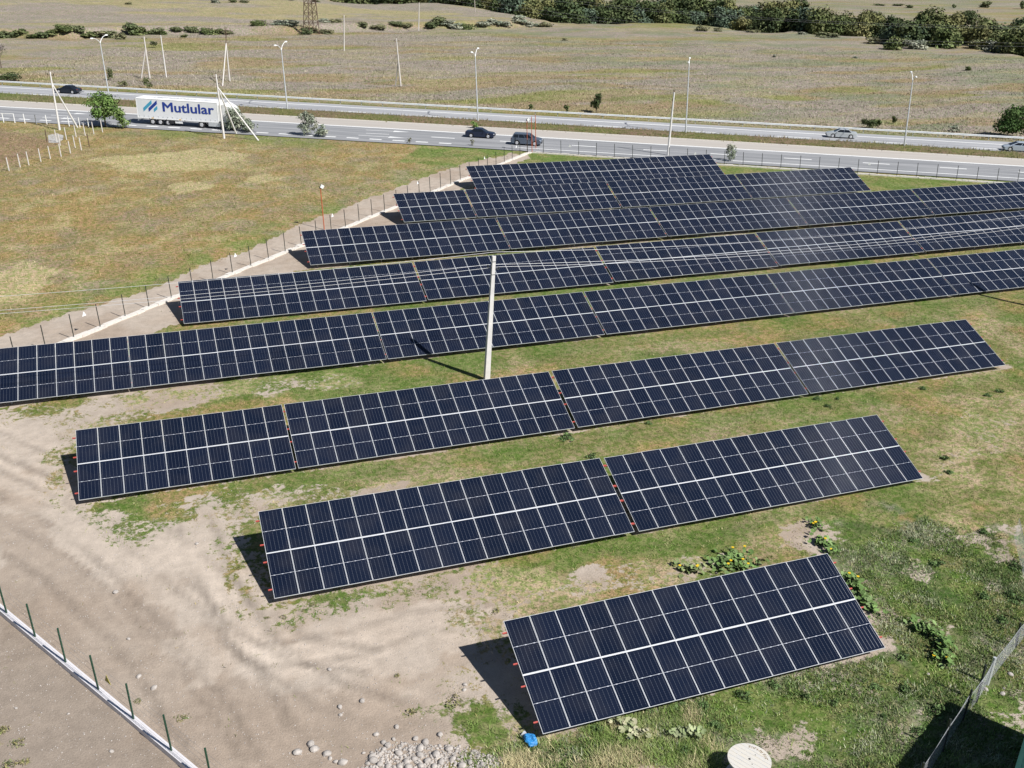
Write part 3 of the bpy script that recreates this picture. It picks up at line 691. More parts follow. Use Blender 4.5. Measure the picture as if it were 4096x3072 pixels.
sf_root, sP, sD, sN = fence('perimeter_fence', 'wire fence of dark green round posts on smooth pale concrete plinth by bare soil', sa, sb, (np.array([-7.9, 41.96]) - sa) @ sd_ - 2.545, 10, 2.545, None, 1.74, M['green_metal'], True, (.35, .72, 1.1, 1.42, 1.74), kw=(.27, .24), km='white_concrete', r=.042, wr=.004)
for o in sf_root.children:
    if o.name.startswith('plinth'): o['label'] = 'smooth pale concrete plinth'

# warning triangles wired to the fences (seen from the back)
M['sign_white'] = mat('sign_back', (.80, .80, .80), .5, var=.04)
M['sign_yellow'] = mat('sign_yellow', (.30, .26, .03), .5, var=.08)
def triangle(q, P0, D, N, label, m, group, size=.36):
    c_ = ray_plane(q, (*P0, 0), np.array([*N, 0]))
    X = np.array([*D, 0]); Zv = TRUE_UP; Nn = np.array([*N, 0]) * .008
    pts = [(-size * .55, -size * .48), (size * .55, -size * .48), (0, size * .52)]
    b_ = MB(); base = [X * a + Zv * h for a, h in pts]
    b_.add([p - Nn for p in base] + [p + Nn for p in base], [(2, 1, 0), (3, 4, 5), (0, 1, 4, 3), (1, 2, 5, 4), (2, 0, 3, 5)])
    o = b_.build('warning_sign', m); o.location = [float(v) for v in c_]
    tag(o, label, 'sign', group)
for q in (Zq('01', 725, 1052), Zq('01', 2033, 543), Zq('11', 660, 200), Zq('10', 1397, 1577), Zq('10', 1975, 1363), Zq('20', 37, 1265)):
    triangle(q, wP, wD, wN, 'small white triangular plate wired to the fence beside the dirt track', M['sign_white'], 'white triangles on the track fence')
for q in (Zq('20', 500, 1260), Zq('20', 1583, 1325), Zq('30', 877, 1415)):
    triangle(q, nP, nD, nN, 'small white triangular plate wired to the fence along the highway verge', M['sign_white'], 'white triangles on the highway fence')
triangle(Zq('03', 925, 890), sP, sD, sN, 'small yellow triangular plate wired to the green post fence', M['sign_yellow'], None, .38)

# orange poles inside the fence, two of them carrying a floodlight
def site_pole(label, B, T, lamp):
    B = np.array(B, float); T = np.array(T, float); root = empty('site_pole', B); tag(root, label, 'pole', None)
    MB().tube((0, 0, -.2), T - B, .055, .05, 8).build('pole', M['orange_pole'], root)
    if lamp:
        q = MB(); d_ = np.array([.62, -.1, .12]); q.box(T - B + np.array([.17, -.02, .12]), (.34, .26, .32), np.array(Matrix.Rotation(.5, 3, 'Y'))); q.build('floodlight', M['white_paint'], root)
        MB().box(T - B + np.array([-.03, 0, .04]), (.16, .14, .16)).build('bracket', M['dark_metal'], root)
B = g('11', 593, 322); B = np.array([17.6, 102.3, 0]); T = top_of(B, Zq('10', 556, 1622)); site_pole('orange steel pole with white floodlight standing by the dirt track', B, T, True)
for i, (a, b_, lab) in enumerate(((('20', 133, 1310), ('20', 128, 1040), 'orange steel pole with white floodlight at the fence corner'), (('20', 174, 1318), ('20', 168, 1008), 'bare orange steel pole at fence corner, beside the floodlight pole'), (('20', 207, 1285), ('20', 201, 992), 'bare orange steel pole at fence corner, closest to the highway'))):
    B = g(*a); T = top_of(B, Zq(*b_)); site_pole(lab, B, T, i == 0)

# ------------------------------------------------------------------ concrete utility poles
def util_pole(label, B, T, struts=(), r0=.17, r1=.10, m='pole_concrete', cross=True, head=None, extra=None):
    B = np.array(B, float); T = np.array(T, float); root = empty('utility_pole', B); tag(root, label, 'utility pole', None)
    ax = T - B; q = MB(); q.tube(-ax * .02, ax, r0, r1, 10); q.build('shaft', M[m], root)
    for sb_, at_ in struts:
        q = MB(); q.tube(np.array(sb_, float) - B - np.array([0, 0, .2]), ax * at_, .13, .10, 8); q.build('strut', M[m], root)
    if cross:
        d_ = np.array([RD[0], RD[1], 0]) if cross is True else np.array(cross, float); c_ = ax * .945
        q = MB(); q.tube(c_ - d_ * .55, c_ + d_ * .55, .035, .035, 6); q.build('crossarm', M['rust_metal'], root)
        for s_ in (-.5, .5): 
            q = MB(); p = c_ + d_ * s_; q.tube(p, p + np.array([0, 0, .22]), .04, .05, 8); q.build('insulator', M['dark_metal'], root)
        q = MB(); q.tube(ax, ax * 1.03, .03, .03, 6); q.build('pin', M['rust_metal'], root)
    return root
def pole_at(label, b_, t_, struts=(), **k):
    B = g(*b_); T = top_of(B, Zq(*t_)); return util_pole(label, B, T, [(g(*s_), f) for s_, f in struts], **k), B, T
pole_at('concrete utility pole with one sloping strut beside the white post fence', ('00', 515, 1120), ('00', 432, 620), [(('00', 672, 1098), .80)])
zz = 2212 / 280
_, B, T = None, g('00', 1937, 1195), None
T = top_of(B, Zq('00', 1865, 640))
util_pole('concrete utility pole with two sloping struts in front of the truck cab', B, T, [(g('00', 2045, 1155), .80), (gpx((780 + 2020 / zz, 360 + 1585 / zz)), .80)])
pole_at('concrete pole with steep strut in the field behind the truck', ('00', 1295, 680), ('00', 1243, 315), [(('00', 1218, 680), .72)], m='offwhite', r0=.17, r1=.12)
pole_at('single leaning pale pole standing beside the strutted field pole', ('00', 1438, 668), ('00', 1388, 305), m='pole_concrete', r0=.14, r1=.09, cross=False)
pole_at('twin-legged field pole with dark steel top', ('00', 1985, 700), ('00', 1953, 372), [(('00', 1922, 740), .985)], m='offwhite', r0=.17, r1=.12, cross=False)
r_ = [o for o in COL.objects if o.get('label') == 'twin-legged field pole with dark steel top'][0]
B = np.array(r_.location); T1 = top_of(B, Zq('00', 1953, 372)); T2 = top_of(B, Zq('00', 1948, 238))
q = MB(); q.tube(T1 - B - np.array([.12, 0, .5]), T2 - B - np.array([.12, 0, 0]), .05, .05, 6); q.tube(T1 - B + np.array([.12, 0, -.5]), T2 - B + np.array([.12, 0, 0]), .05, .05, 6); q.tube(T2 - B - np.array([.16, 0, .1]), T2 - B + np.array([.16, 0, -.1]), .04, .04, 6); q.build('steel_top', M['rust_metal'], r_)
pole_at('slim pole far out in the field, nearest the lattice pylon', ('10', 762, 438), ('10', 760, 130), m='offwhite', r0=.16, r1=.11)
r2, B, T = pole_at('field pole with short strut and long guy wire', ('10', 1250, 735), ('10', 1212, 332), [(('10', 1205, 730), .52)], m='offwhite', r0=.17, r1=.11)
q = MB(); q.tube(g('10', 1040, 712) - B, (T - B) * .66, .035, .035, 5); q.build('guy_wire', M['old_pole'], r2)
pole_at('far pole standing on the shrubby bank', ('10', 1405, 260), ('10', 1410, 22), m='offwhite', r0=.18, r1=.12)
for lab, a, x1, x2 in (('far pole on the plateau against the dark trees, nearer the bank pole', ('10', 1895, 150), 1899, 0), ('far pole on the plateau against the dark trees, at its outer edge', ('10', 2025, 98), 2030, 0)):
    B = g(*a); T = B + TRUE_UP * 8.4; util_pole(lab, B, T, m='old_pole', r0=.15, r1=.1)
B = np.array([72.9, 129.4, 0]); T = top_of(B, Zq('20', 1401, 797)); util_pole('pale pole with rusty top at the verge between fence and highway', B, T, r0=.17, r1=.12, cross=False)
r_ = [o for o in COL.objects if o.get('label', '').startswith('pale pole with rusty')][0]
q = MB(); q.tube((T - B) * .985, (T - B) * 1.03, .10, .07, 8); q.tube((T - B) * .86 + np.array([-.15, 0, 0]), (T - B) * .91 + np.array([-.1, 0, 0]), .06, .06, 6); q.build('rusty_cap', M['rust_metal'], r_)
# the pole standing among the panels and its line
MB_ = g('11', 1993, 1640); MB_ = np.array([21.25, 60.5, 0]); MT = top_of(MB_, (1975.5, 1024))
def farm_pole(label, B, T):
    root = empty('utility_pole', B); tag(root, label, 'utility pole'); ax = T - B
    d_ = np.array([1.0, 0, 0]); q = MB()
    rings = []
    for f_, w_ in ((-.03, .19), (.9, .115), (1.0, .115)):
        c_ = ax * f_; rings.append([c_ + np.array([x * w_, y * w_, 0]) for x, y in ((-1, -1), (1, -1), (1, 1), (-1, 1))])
    q.loft(rings); q.build('shaft', M['pole_concrete'], root)
    c_ = ax * .905; q = MB(); q.tube(c_ + np.array([-.38, .05, .1]), c_ + np.array([.42, .05, -.12]), .022, .022, 6); q.build('crossarm', M['dark_metal'], root)
    q = MB(); q.tube(ax * .995 + np.array([.05, 0, 0]), ax * 1.03 + np.array([.05, 0, 0]), .02, .02, 6); q.build('pin', M['dark_metal'], root)
    for p in (c_ + np.array([-.36, .05, .12]), c_ + np.array([.42, .05, -.1])):
        q = MB(); q.tube(p, p + np.array([0, 0, .16]), .035, .045, 8); q.build('insulator', M['dark_metal'], root)
    q = MB()
    for f_ in (.86, .96): q.box(ax * f_, (.27, .27, .03))
    q.build('band', M['dark_metal'], root)
    return [np.array(B) + v for v in (ax * 1.03 + np.array([.05, 0, 0]), c_ + np.array([-.36, .05, .28]), c_ + np.array([.42, .05, .06]))]
a1 = farm_pole('white concrete pole standing between the rows of solar panels', MB_, MT)
RB = np.array([73.6, 60.0, 0]); a2 = farm_pole('concrete pole beside the right end of the long panel rows', RB, RB + (MT - MB_))
LB = np.array([-32.0, 62.0, 0]); a0 = farm_pole('concrete pole of the same line beyond the dirt track', LB, LB + (MT - MB_))
def wire(label, p, q_, sag, r=.011, group=None):
    pts = [p + (q_ - p) * u - np.array([0, 0, 4 * sag * u * (1 - u)]) for u in np.linspace(0, 1, 17)]
    o = MB().path([x - p for x in pts], r, 5).build('overhead_wire', M['cable_wire']); o.location = [float(c_) for c_ in p]; tag(o, label, 'wire', group)
for i in range(3):
    wire('overhead wire sagging over the dirt track and panel row to the white pole', a0[i], a1[i], .55, group='wires between track and white pole')
    wire('overhead wire sagging above the long panel rows away from the white pole', a1[i], a2[i], .8, group='wires over the long panel rows')

# ------------------------------------------------------------------ lattice pylon
B = g('10', 480, 292); root = empty('lattice_pylon', B); tag(root, 'rusty steel lattice power pylon at the shrubby bank, top out of view', 'pylon')
Hh = 26.0; bw = 1.75
def cor_(sx_, sy_, h): f_ = bw * (1 - .62 * min(1, h / 22)) * (1 if h < 22 else 1); return np.array([sx_ * f_, sy_ * f_, h])
q = MB(); ths = R(20)
Rz = np.array([[math.cos(ths), -math.sin(ths), 0], [math.sin(ths), math.cos(ths), 0], [0, 0, 1]])
for sx_ in (-1, 1):
    for sy_ in (-1, 1): q.path([Rz @ cor_(sx_, sy_, h) for h in (-.3, 5, 10, 16, 22, Hh)], .11, 5)
q.build('corner_legs' if 0 else 'leg_frame', M['rust_metal'], root)
q = MB(); hs = [0, 3.2, 6.0, 8.6, 11, 13.3, 15.5, 17.6, 19.6, 21.5, 23.5, Hh]
for k_ in range(len(hs) - 1):
    for (s0, s1) in (((-1, -1), (1, -1)), ((1, -1), (1, 1)), ((1, 1), (-1, 1)), ((-1, 1), (-1, -1))):
        q.tube(Rz @ cor_(*s0, hs[k_]), Rz @ cor_(*s1, hs[k_ + 1]), .065, .065, 4); q.tube(Rz @ cor_(*s1, hs[k_]), Rz @ cor_(*s0, hs[k_ + 1]), .065, .065, 4)
        q.tube(Rz @ cor_(*s0, hs[k_ + 1]), Rz @ cor_(*s1, hs[k_ + 1]), .05, .05, 4)
q.build('bracing', M['rust_metal'], root)
q = MB()
for h, a in ((19, 4.0), (22.5, 3.2), (25.5, 2.4)):
    q.tube((-a, 0, h), (a, 0, h), .07, .07, 4); q.tube((-a, 0, h), (0, 0, h + 1.1), .05, .05, 4); q.tube((a, 0, h), (0, 0, h + 1.1), .05, .05, 4)
q.build('crossarms', M['rust_metal'], root)
e_ = ray((4330, 150)); e_ = C0 + e_ / np.hypot(e_[0], e_[1]) * 225
for k_, (ox, oz) in enumerate(((-3.8, 18.4), (3.8, 18.4), (-3.0, 21.9), (3.0, 21.9))):
    wire('thin high voltage cable slung from the pylon across the far field', B + np.array([ox, 0, oz]), e_ + np.array([ox * .8, ox * .8, (oz - 20) * .9]), 5.0, .010, 'high voltage cables')

# ------------------------------------------------------------------ street lamps on the median
NV = np.array([RN[0], RN[1], 0])
lamps = [(('00', 948, 862), ('00', 866, 372), 'hidden by the leafy roadside tree'), (('10', 272, 950), ('10', 219, 432), 'next after the truck'), (('10', 1918, 1056), ('10', 1894, 492), 'beside the dark saloon'), (('20', 1500, 1160), ('20', 1529, 580), 'behind the pale verge pole'), (('30', 1175, 1274), ('30', 1249, 705), 'beyond the silver saloon')]
for bq, tq_, wh in lamps:
    B = g(*bq); T = top_of(B, Zq(*tq_)); root = empty('street_lamp', B); tag(root, 'tall grey twin-armed street lamp on the highway median, ' + wh, 'street lamp', 'median street lamps')
    ax = T - B
    MB().path([-TRUE_UP * .2, ax * .5, ax], [.13, .10, .075], 10).build('mast', M['galv'], root, True)
    for s_, reach, rise in ((1, 2.0, 1.15), (-1, 2.0, .95)):
        pts = [ax, ax + NV * s_ * reach * .22 + TRUE_UP * rise * .45, ax + NV * s_ * reach * .6 + TRUE_UP * rise * .85, ax + NV * s_ * reach + TRUE_UP * rise]
        MB().path(pts, [.07, .06, .05, .045], 8).build('arm', M['white_paint'], root, True)
        h_ = pts[-1]; th = math.atan2(NV[1], NV[0]); rot = np.array([[math.cos(th), -math.sin(th), 0], [math.sin(th), math.cos(th), 0], [0, 0, 1]])
        rr = [np.array([[-.1, -.07, -.05], [-.1, .07, -.05], [-.1, .07, .05], [-.1, -.07, .05]]), np.array([[.1, -.17, -.07], [.1, .17, -.07], [.1, .13, .11], [.1, -.13, .11]]), np.array([[.5, -.17, -.07], [.5, .17, -.07], [.5, .12, .11], [.5, -.12, .11]]), np.array([[.68, -.08, -.04], [.68, .08, -.04], [.68, .06, .05], [.68, -.06, .05]])]
        q = MB(); q.loft([[h_ + rot @ (p * np.array([s_, 1, 1])) for p in r_] for r_ in rr]); q.build('lamp_head', M['white_paint'], root)

# ------------------------------------------------------------------ white post fence by the junction
s5 = 2212 / 520
def w5(a, b_): return gpx((a / s5, 380 + b_ / s5))
root = empty('post_fence', w5(1513, 555)); tag(root, 'row of short white fence posts along the highway edge with end rail', 'fence')
O = np.array(root.location)
def wpost(root, p, h, m='white_paint', r=.075):
    inst_o = MB().tube((0, 0, -.2), (0, 0, h), r, r * .85, 8).build('post', M[m], root); inst_o.location = [float(c_) for c_ in (p - np.array(root.location))]; inst_o.rotation_euler = PLUMB_E
front = [w5(*p) for p in ((65, 465), (255, 470), (425, 475), (620, 492), (800, 497), (1178, 525), (1360, 540), (1513, 555))]
for p in front: wpost(root, p, 1.4)
ex = front[0] + (front[0] - front[1]) * 1.3; wpost(root, ex, 1.4)
q = MB(); q.tube(ex - O + TRUE_UP * 1.38, front[1] - O + TRUE_UP * 1.36, .05, .05, 6); q.build('top_rail', M['white_paint'], root)
side = [w5(*p) for p in ((1745, 630), (1597, 660), (1450, 685), (1295, 712), (1133, 760), (968, 803))]
root = empty('post_fence', side[0]); tag(root, 'row of short white fence posts running back from the roadside tree', 'fence')
for p in side: wpost(root, p, 1.75, 'offwhite')
side = [w5(*p) for p in ((155, 1290), (343, 1225), (490, 1185), (695, 1130), (857, 1085), (1040, 1045), (1200, 995), (1385, 935), (1278, 895), (1025, 860))]
side = [side[0] * 2 - side[1]] + side
root = empty('post_fence', side[0]); tag(root, 'row of short white fence posts bordering the dry west field', 'fence')
for p in side: wpost(root, p, 1.68, 'offwhite')
for lab, b_, t_ in (('dark rusty steel post beside the grey gravel pad', (800, 808), (765, 588)), ('dark rusty steel post at the end of the white field posts', (1523, 880), (1478, 660))):
    B = w5(*b_); T = top_of(B, (t_[0] / s5, 380 + t_[1] / s5)); o = MB().tube((0, 0, -.2), T - B, .06, .06, 8).build('gate_post', M['rust_metal']); o.location = [float(c_) for c_ in B]; tag(o, lab, 'post')
M['gravel'] = mat('gravel', (.40, .39, .375), .95, var=.25, scale=5, bump=.5, bscale=15)
pp = [w5(*p) for p in ((815, 690), (960, 655), (1080, 690), (1075, 760), (1000, 815), (830, 815))]
q = MB(); q.add([(p[0], p[1], .035) for p in pp], [tuple(range(6))]); tag(q.build('gravel_pad', M['gravel']), kind='structure')

# ------------------------------------------------------------------ vehicles
def paint(name, c_, rough=.28, metal=.3): return mat(name, c_, rough, metal, var=.03, spec=.5)
M['lamp_red'] = mat('tail_lamp', (.30, .02, .02), .25, var=.0)
M['lamp_clear'] = mat('head_lamp', (.72, .74, .76), .15, var=.0)
def wheel(parent, c_, rad, wid, rimf=.66, rim_m='rim'):
    q = MB(); n_ = 20
    tyre = []
    for f_, y in ((.78, -.5), (.97, -.5), (1, -.36), (1, .36), (.97, .5), (.78, .5)):
        tyre.append([(rad * f_ * math.cos(2 * math.pi * i / n_), wid * y, rad * f_ * math.sin(2 * math.pi * i / n_)) for i in range(n_)])
    q.loft(tyre, caps=True); me = q.mesh('tyre', M['black'], True)
    wo = inst('wheel', me, parent, c_)
    q = MB()
    for s_ in (-1, 1):
        q.tube((0, s_ * wid * .46, 0), (0, s_ * wid * .52, 0), rad * rimf, rad * rimf * .93, n_)
        for k_ in range(5):
            a_ = 2 * math.pi * k_ / 5; q.box((rad * .36 * math.cos(a_), s_ * wid * .535, rad * .36 * math.sin(a_)), (rad * .50, wid * .03, rad * .15), np.array(Matrix.Rotation(-a_, 3, 'Y')), 0)
    q.build('rim', M[rim_m], wo)
    return wo
def car(name, label, q_rear, q_front, body_m, L_, W_, H_, kind, cat='car'):
    """q_rear/q_front: pixels of the wheel contact points on the side facing the camera"""
    a = gpx(q_rear, .03); b_ = gpx(q_front, .03); d_ = b_[:2] - a[:2]; th = math.atan2(d_[1], d_[0])
    # snap to the highway direction
    t_, _ = road_ts(*a[:2]); base = math.atan2(RD[1], RD[0]) + math.atan(np.polyder(np.poly1d(RL['lane']))(float(np.clip(t_, -30, 150))))
    th = base if math.cos(th - base) > 0 else base + math.pi
    d_ = np.array([math.cos(th), math.sin(th)]); left = np.array([-d_[1], d_[0]])
    side = 1 if left @ (-(a[:2])) > 0 else -1          # camera side
    mid = (a[:2] + b_[:2]) / 2 - left * side * (W_ / 2 - .1)
    root = empty(name, (*mid, .03), th); tag(root, label, cat, None)
    hw = W_ / 2; fl = L_ / 2; wb = L_ * .59; rw = .335 if kind != 'suv' else .37
    xf, xr = wb / 2 + L_ * .0, -wb / 2
    gc_ = .2 if kind != 'suv' else .26
    belt = H_ * (.62 if kind == 'suv' else .635)
    hood = belt - .02
    # side outline of the lower body with wheel arches
    def arch(xc): return [(xc + (rw + .07) * math.cos(a_), rw + (rw + .07) * math.sin(a_)) for a_ in np.linspace(R(200), R(-20), 11)[::1]]
    bottom = [(-fl + .12, gc_ + .08)] + [(x, max(z, gc_)) for x, z in arch(xr)] + [(x, max(z, gc_)) for x, z in arch(xf)] + [(fl - .14, gc_ + .06)]
    if kind == 'suv': top = [(fl, .62), (fl - .06, .86), (fl - .3, belt - .06), (fl - .95, belt + .02), (xr - .3, belt + .04), (-fl + .12, belt + .02), (-fl, .85), (-fl, .5)]
    else: top = [(fl, .52), (fl - .05, .66), (fl - .30, .76), (fl - 1.22, belt - .01), (xr + .1, belt + .02), (-fl + .55, belt + .06), (-fl + .06, belt), (-fl, .72), (-fl, .45)]
    if kind == 'hatch': top = [(fl, .5), (fl - .08, .68), (fl - .9, belt - .03), (xr + .1, belt + .02), (-fl + .2, belt + .05), (-fl, .8), (-fl, .45)]
    outline = bottom + top
    rings = []
    cx, cz = 0, .55
    for y, k_, kz in ((-hw, .965, .93), (-hw + .07, 1, 1), (hw - .07, 1, 1), (hw, .965, .93)):
        rings.append([(x * k_ , y, cz + (z - cz) * (kz if z > cz else 1)) for x, z in outline])
    q = MB(); q.loft(rings); body = q.build('body', body_m, root, True)
    # greenhouse
    if kind == 'suv': b0, b1, r0, r1 = -fl + .10, fl - 1.02, -fl + .42, fl - 1.85
    elif kind == 'hatch': b0, b1, r0, r1 = -fl + .16, fl - .85, -fl + .75, fl - 1.95
    else: b0, b1, r0, r1 = -fl + .62, fl - 1.20, -fl + 1.40, fl - 2.05
    zb, zr = belt - .02, H_; wbt, wrf = hw - .09, hw - .26
    lower = [(b0, -wbt, zb), (b1, -wbt, zb), (b1, wbt, zb), (b0, wbt, zb)]; upper = [(r0, -wrf, zr - .05), (r1, -wrf, zr - .06), (r1, wrf, zr - .06), (r0, wrf, zr - .05)]
    q = MB(); q.loft([lower, upper]); q.build('pillars', body_m, root)
    q = MB(); q.loft([[(r0 - .02, -wrf - .01, zr - .06), (r1 + .03, -wrf - .01, zr - .07), (r1 + .03, wrf + .01, zr - .07), (r0 - .02, wrf + .01, zr - .06)], [(r0 + .12, -wrf + .1, zr), (r1 - .15, -wrf + .1, zr), (r1 - .15, wrf - .1, zr), (r0 + .12, wrf - .1, zr)]]); q.build('roof', body_m, root)
    lo = np.array(lower); up_ = np.array(upper)
    def pane(nm, P, off):
        P = np.array(P); nrm = np.cross(P[1] - P[0], P[3] - P[0]); nrm /= np.linalg.norm(nrm); c_ = P.mean(0)
        if nrm @ (c_ - np.array([0, 0, zb])) < 0: nrm = -nrm
        q = MB(); q.add([p + nrm * off for p in P] + [p - nrm * .01 for p in P], [(0, 1, 2, 3), (7, 6, 5, 4)] + [(i, (i + 1) % 4, 4 + (i + 1) % 4, 4 + i) for i in range(4)]); q.build(nm, M['carglass'], root)
    def quad(A, B_, C_, D_, u0, u1, v0, v1):
        f_ = lambda u, v: (A * (1 - u) + B_ * u) * (1 - v) + (D_ * (1 - u) + C_ * u) * v
        return [f_(u0, v0), f_(u1, v0), f_(u1, v1), f_(u0, v1)]
    for s_, (i0, i1) in ((-1, (0, 1)), (1, (3, 2))):
        A, B_, C_, D_ = lo[i0], lo[i1], up_[i1], up_[i0]
        for u0, u1 in (((.10, .50), (.53, .92)) if kind != 'suv' else ((.06, .30), (.33, .60), (.63, .93))): pane('side_window', quad(A, B_, C_, D_, u0, u1, .10, .86), .012)
    pane('windscreen', quad(lo[1], lo[2], up_[2], up_[1], .05, .95, .05, .95), .012)
    pane('rear_window', quad(lo[0], lo[3], up_[3], up_[0], .06, .94, .10, .92), .012)
    for s_ in (-1, 1):
        for x in (xr, xf): wheel(root, (x, s_ * (hw - .115), rw), rw, .21)
        q = MB(); q.box((fl - .13, s_ * (hw - .24), .63 if kind != 'suv' else .74), (.2, .32, .13)); q.build('headlight', M['lamp_clear'], root)
        q = MB(); q.box((-fl + .07, s_ * (hw - .22), .80 if kind != 'suv' else .95), (.12, .30, .14)); q.build('tail_light', M['lamp_red'], root)
        q = MB(); q.box((b1 - .42, s_ * (hw + .07), belt + .07), (.1, .18, .13)); q.build('mirror', body_m, root)
    q = MB(); q.box((fl - .02, 0, .44), (.08, W_ * .62, .2)); q.build('grille', M['dark_chassis'], root)
    return root
s3 = 2212 / 360
P3 = lambda a, b_: (1840 + a / s3, 450 + b_ / s3)
car('car', 'dark navy saloon car driving on the near carriageway ahead of the grey off-roader' if 0 else 'dark navy saloon car following the grey estate on the near carriageway', P3(285, 618), P3(675, 638), paint('navy_paint', (.022, .030, .060)), 4.55, 1.80, 1.42, 'sedan')
car('car', 'grey blue high-bodied estate car passing behind the orange corner poles', P3(1415, 800), P3(1815, 828), paint('grey_blue_paint', (.105, .130, .175)), 4.62, 1.88, 1.70, 'suv')
s4 = 2212 / 200
car('car', 'silver saloon car driving on the far carriageway past the crash barrier', (3280 + 1320 / s4, 480 + 833 / s4), (3280 + 575 / s4, 480 + 788 / s4), paint('silver_paint', (.52, .55, .57)), 4.85, 1.84, 1.46, 'sedan')
car('car', 'dark saloon car on the far carriageway behind the truck', (287, 375.6), (240.5, 373.2), paint('black_blue_paint', (.020, .028, .045)), 4.6, 1.8, 1.43, 'sedan')
s8 = 1604 / 116
car('car', 'pale blue hatchback car entering beside the big roadside bush', (3980 + 870 / s8 + 58, 520 + 1180 / s8 + 3.6), (3980 + 870 / s8, 520 + 1178 / s8), paint('pale_blue_paint', (.46, .52, .60)), 4.3, 1.78, 1.46, 'hatch')

# articulated lorry
def text_mesh(body, size, m, name, offset=.0, extrude=.004):
    cu = bpy.data.curves.new(name, 'FONT'); cu.body = body; cu.size = size; cu.offset = offset; cu.extrude = extrude; cu.resolution_u = 3
    to = bpy.data.objects.new(name + '_tmp', cu); COL.objects.link(to)
    bpy.context.view_layer.update()
    me = bpy.data.meshes.new_from_object(to.evaluated_get(bpy.context.evaluated_depsgraph_get()))
    bpy.data.objects.remove(to); me.materials.clear(); me.materials.append(m); me.name = name
    return me
def bold_text(body, size, m, name):
    me = text_mesh(body, size, m, name, extrude=.0); vs = [tuple(v.co) for v in me.vertices]; fs = [tuple(p.vertices) for p in me.polygons]; q = MB()
    for i, (dx, dy) in enumerate(((0, 0), (.05, 0), (-.05, 0), (.03, .03), (-.03, .03), (.03, -.03), (-.03, -.03))): q.add([(x + dx, y + dy, .0012 * i) for x, y, z in vs], fs)
    return q.mesh(name, m, fixn=False)
s2 = 2212 / 480
P2 = lambda a, b_: (520 + a / s2, 370 + b_ / s2)
sn_ = -21.15
pn = np.array([*road_xy(0, sn_), 0]); nrm = np.array([RN[0], RN[1], 0])
wr_ = gpx(P2(450, 600), .03); t0w, s0w = road_ts(*wr_[:2])
pn = np.array([*road_xy(0, float(s0w)), 0])
cr_ = ray_plane(P2(150, 487), pn, nrm); ct_ = ray_plane(P2(103, 192), pn, nrm); cf_ = ray_plane(P2(1490, 552), pn, nrm)
tr0 = float(road_ts(*cr_[:2])[0]); tr1 = float(road_ts(*cf_[:2])[0])
print('TRUCK rear', cr_, 'top', ct_, 'front', cf_, 't', tr0, tr1, 's', s0w)
M['curtain'] = mat('white_curtain', (.80, .81, .83), .5, var=.04, scale=1.2, bump=.05, bscale=3)
M['roof_white'] = mat('trailer_roof', (.80, .80, .80), .5, var=.04)
M['logo_blue'] = mat('logo_blue', (.022, .055, .30), .5, var=.03)
M['logo_cyan'] = mat('logo_cyan', (.07, .36, .55), .5, var=.03)
M['faint_grey'] = mat('roof_letters', (.48, .49, .50), .6, var=.06)
M['amber'] = mat('amber_plate', (.75, .42, .03), .5, var=.05)
TL = 13.6
th = math.atan2(RD[1], RD[0])
ctr = road_xy(tr0, float(s0w)) + RN * 1.25
root = empty('articulated_lorry', (*ctr, .03), th); tag(root, 'white articulated lorry with blue Mutlular lettering on its curtain side', 'truck')
bz0, bz1 = .98, 3.98
q = MB(); q.box((TL / 2, 0, (bz0 + bz1) / 2), (TL, 2.48, bz1 - bz0)); q.build('trailer_body', M['curtain'], root)
q = MB(); q.loft([[(-.03, -1.27, bz1), (TL + .03, -1.27, bz1), (TL + .03, 1.27, bz1), (-.03, 1.27, bz1)], [(.05, -1.15, bz1 + .10), (TL - .05, -1.15, bz1 + .10), (TL - .05, 1.15, bz1 + .10), (.05, 1.15, bz1 + .10)]]); q.build('trailer_roof', M['roof_white'], root)
q = MB()
for s_ in (-1, 1): q.box((TL / 2, s_ * 1.25, bz0 + .04), (TL, .05, .16))
q.build('side_rail', M['white_paint'], root)
for x in (-.005, TL + .005): 
    q = MB(); q.box((x, 0, (bz0 + bz1) / 2), (.05, 2.52, bz1 - bz0 + .02)); q.build('end_frame', M['white_paint'], root)
q = MB(); q.box((TL / 2, 0, .86), (TL - .8, .9, .24)); q.build('chassis', M['dark_chassis'], root)
q = MB(); q.box((-.02, 0, .62), (.1, 2.4, .12)); q.build('rear_bumper', M['galv'], root)
for x in (3.0, 4.31, 5.62):
    for s_ in (-1, 1): wheel(root, (x - .55, s_ * 1.02, .51), .51, .36, .58)
for x in (2.0, 4.9, 8.0):
    q = MB(); q.box((x, -1.26, bz0 - .06), (.07, .05, .30)); q.build('strap', M['dark_chassis'], root)
for k_ in range(17):
    q = MB(); q.box((.35 + k_ * .8, -1.262, bz0 + .36), (.08, .03, .16)); q.build('buckle', M['galv'], root)
for x in (2.55, 7.2): q = MB(); q.box((x, -1.275, bz0 + .10), (.36, .02, .12)); q.build('marker_plate', M['amber'], root)
q = MB(); q.box((6.9, -1.15, .62), (1.2, .12, .28)); q.build('tool_locker', M['white_paint'], root)
q = MB(); q.box((5.6, -1.1, .60), (.9, .25, .4)); q.build('pallet_box', M['dark_chassis'], root)
q = MB(); q.box((10.2, -.9, .55), (.14, .14, .9)); q.build('landing_leg', M['dark_chassis'], root)
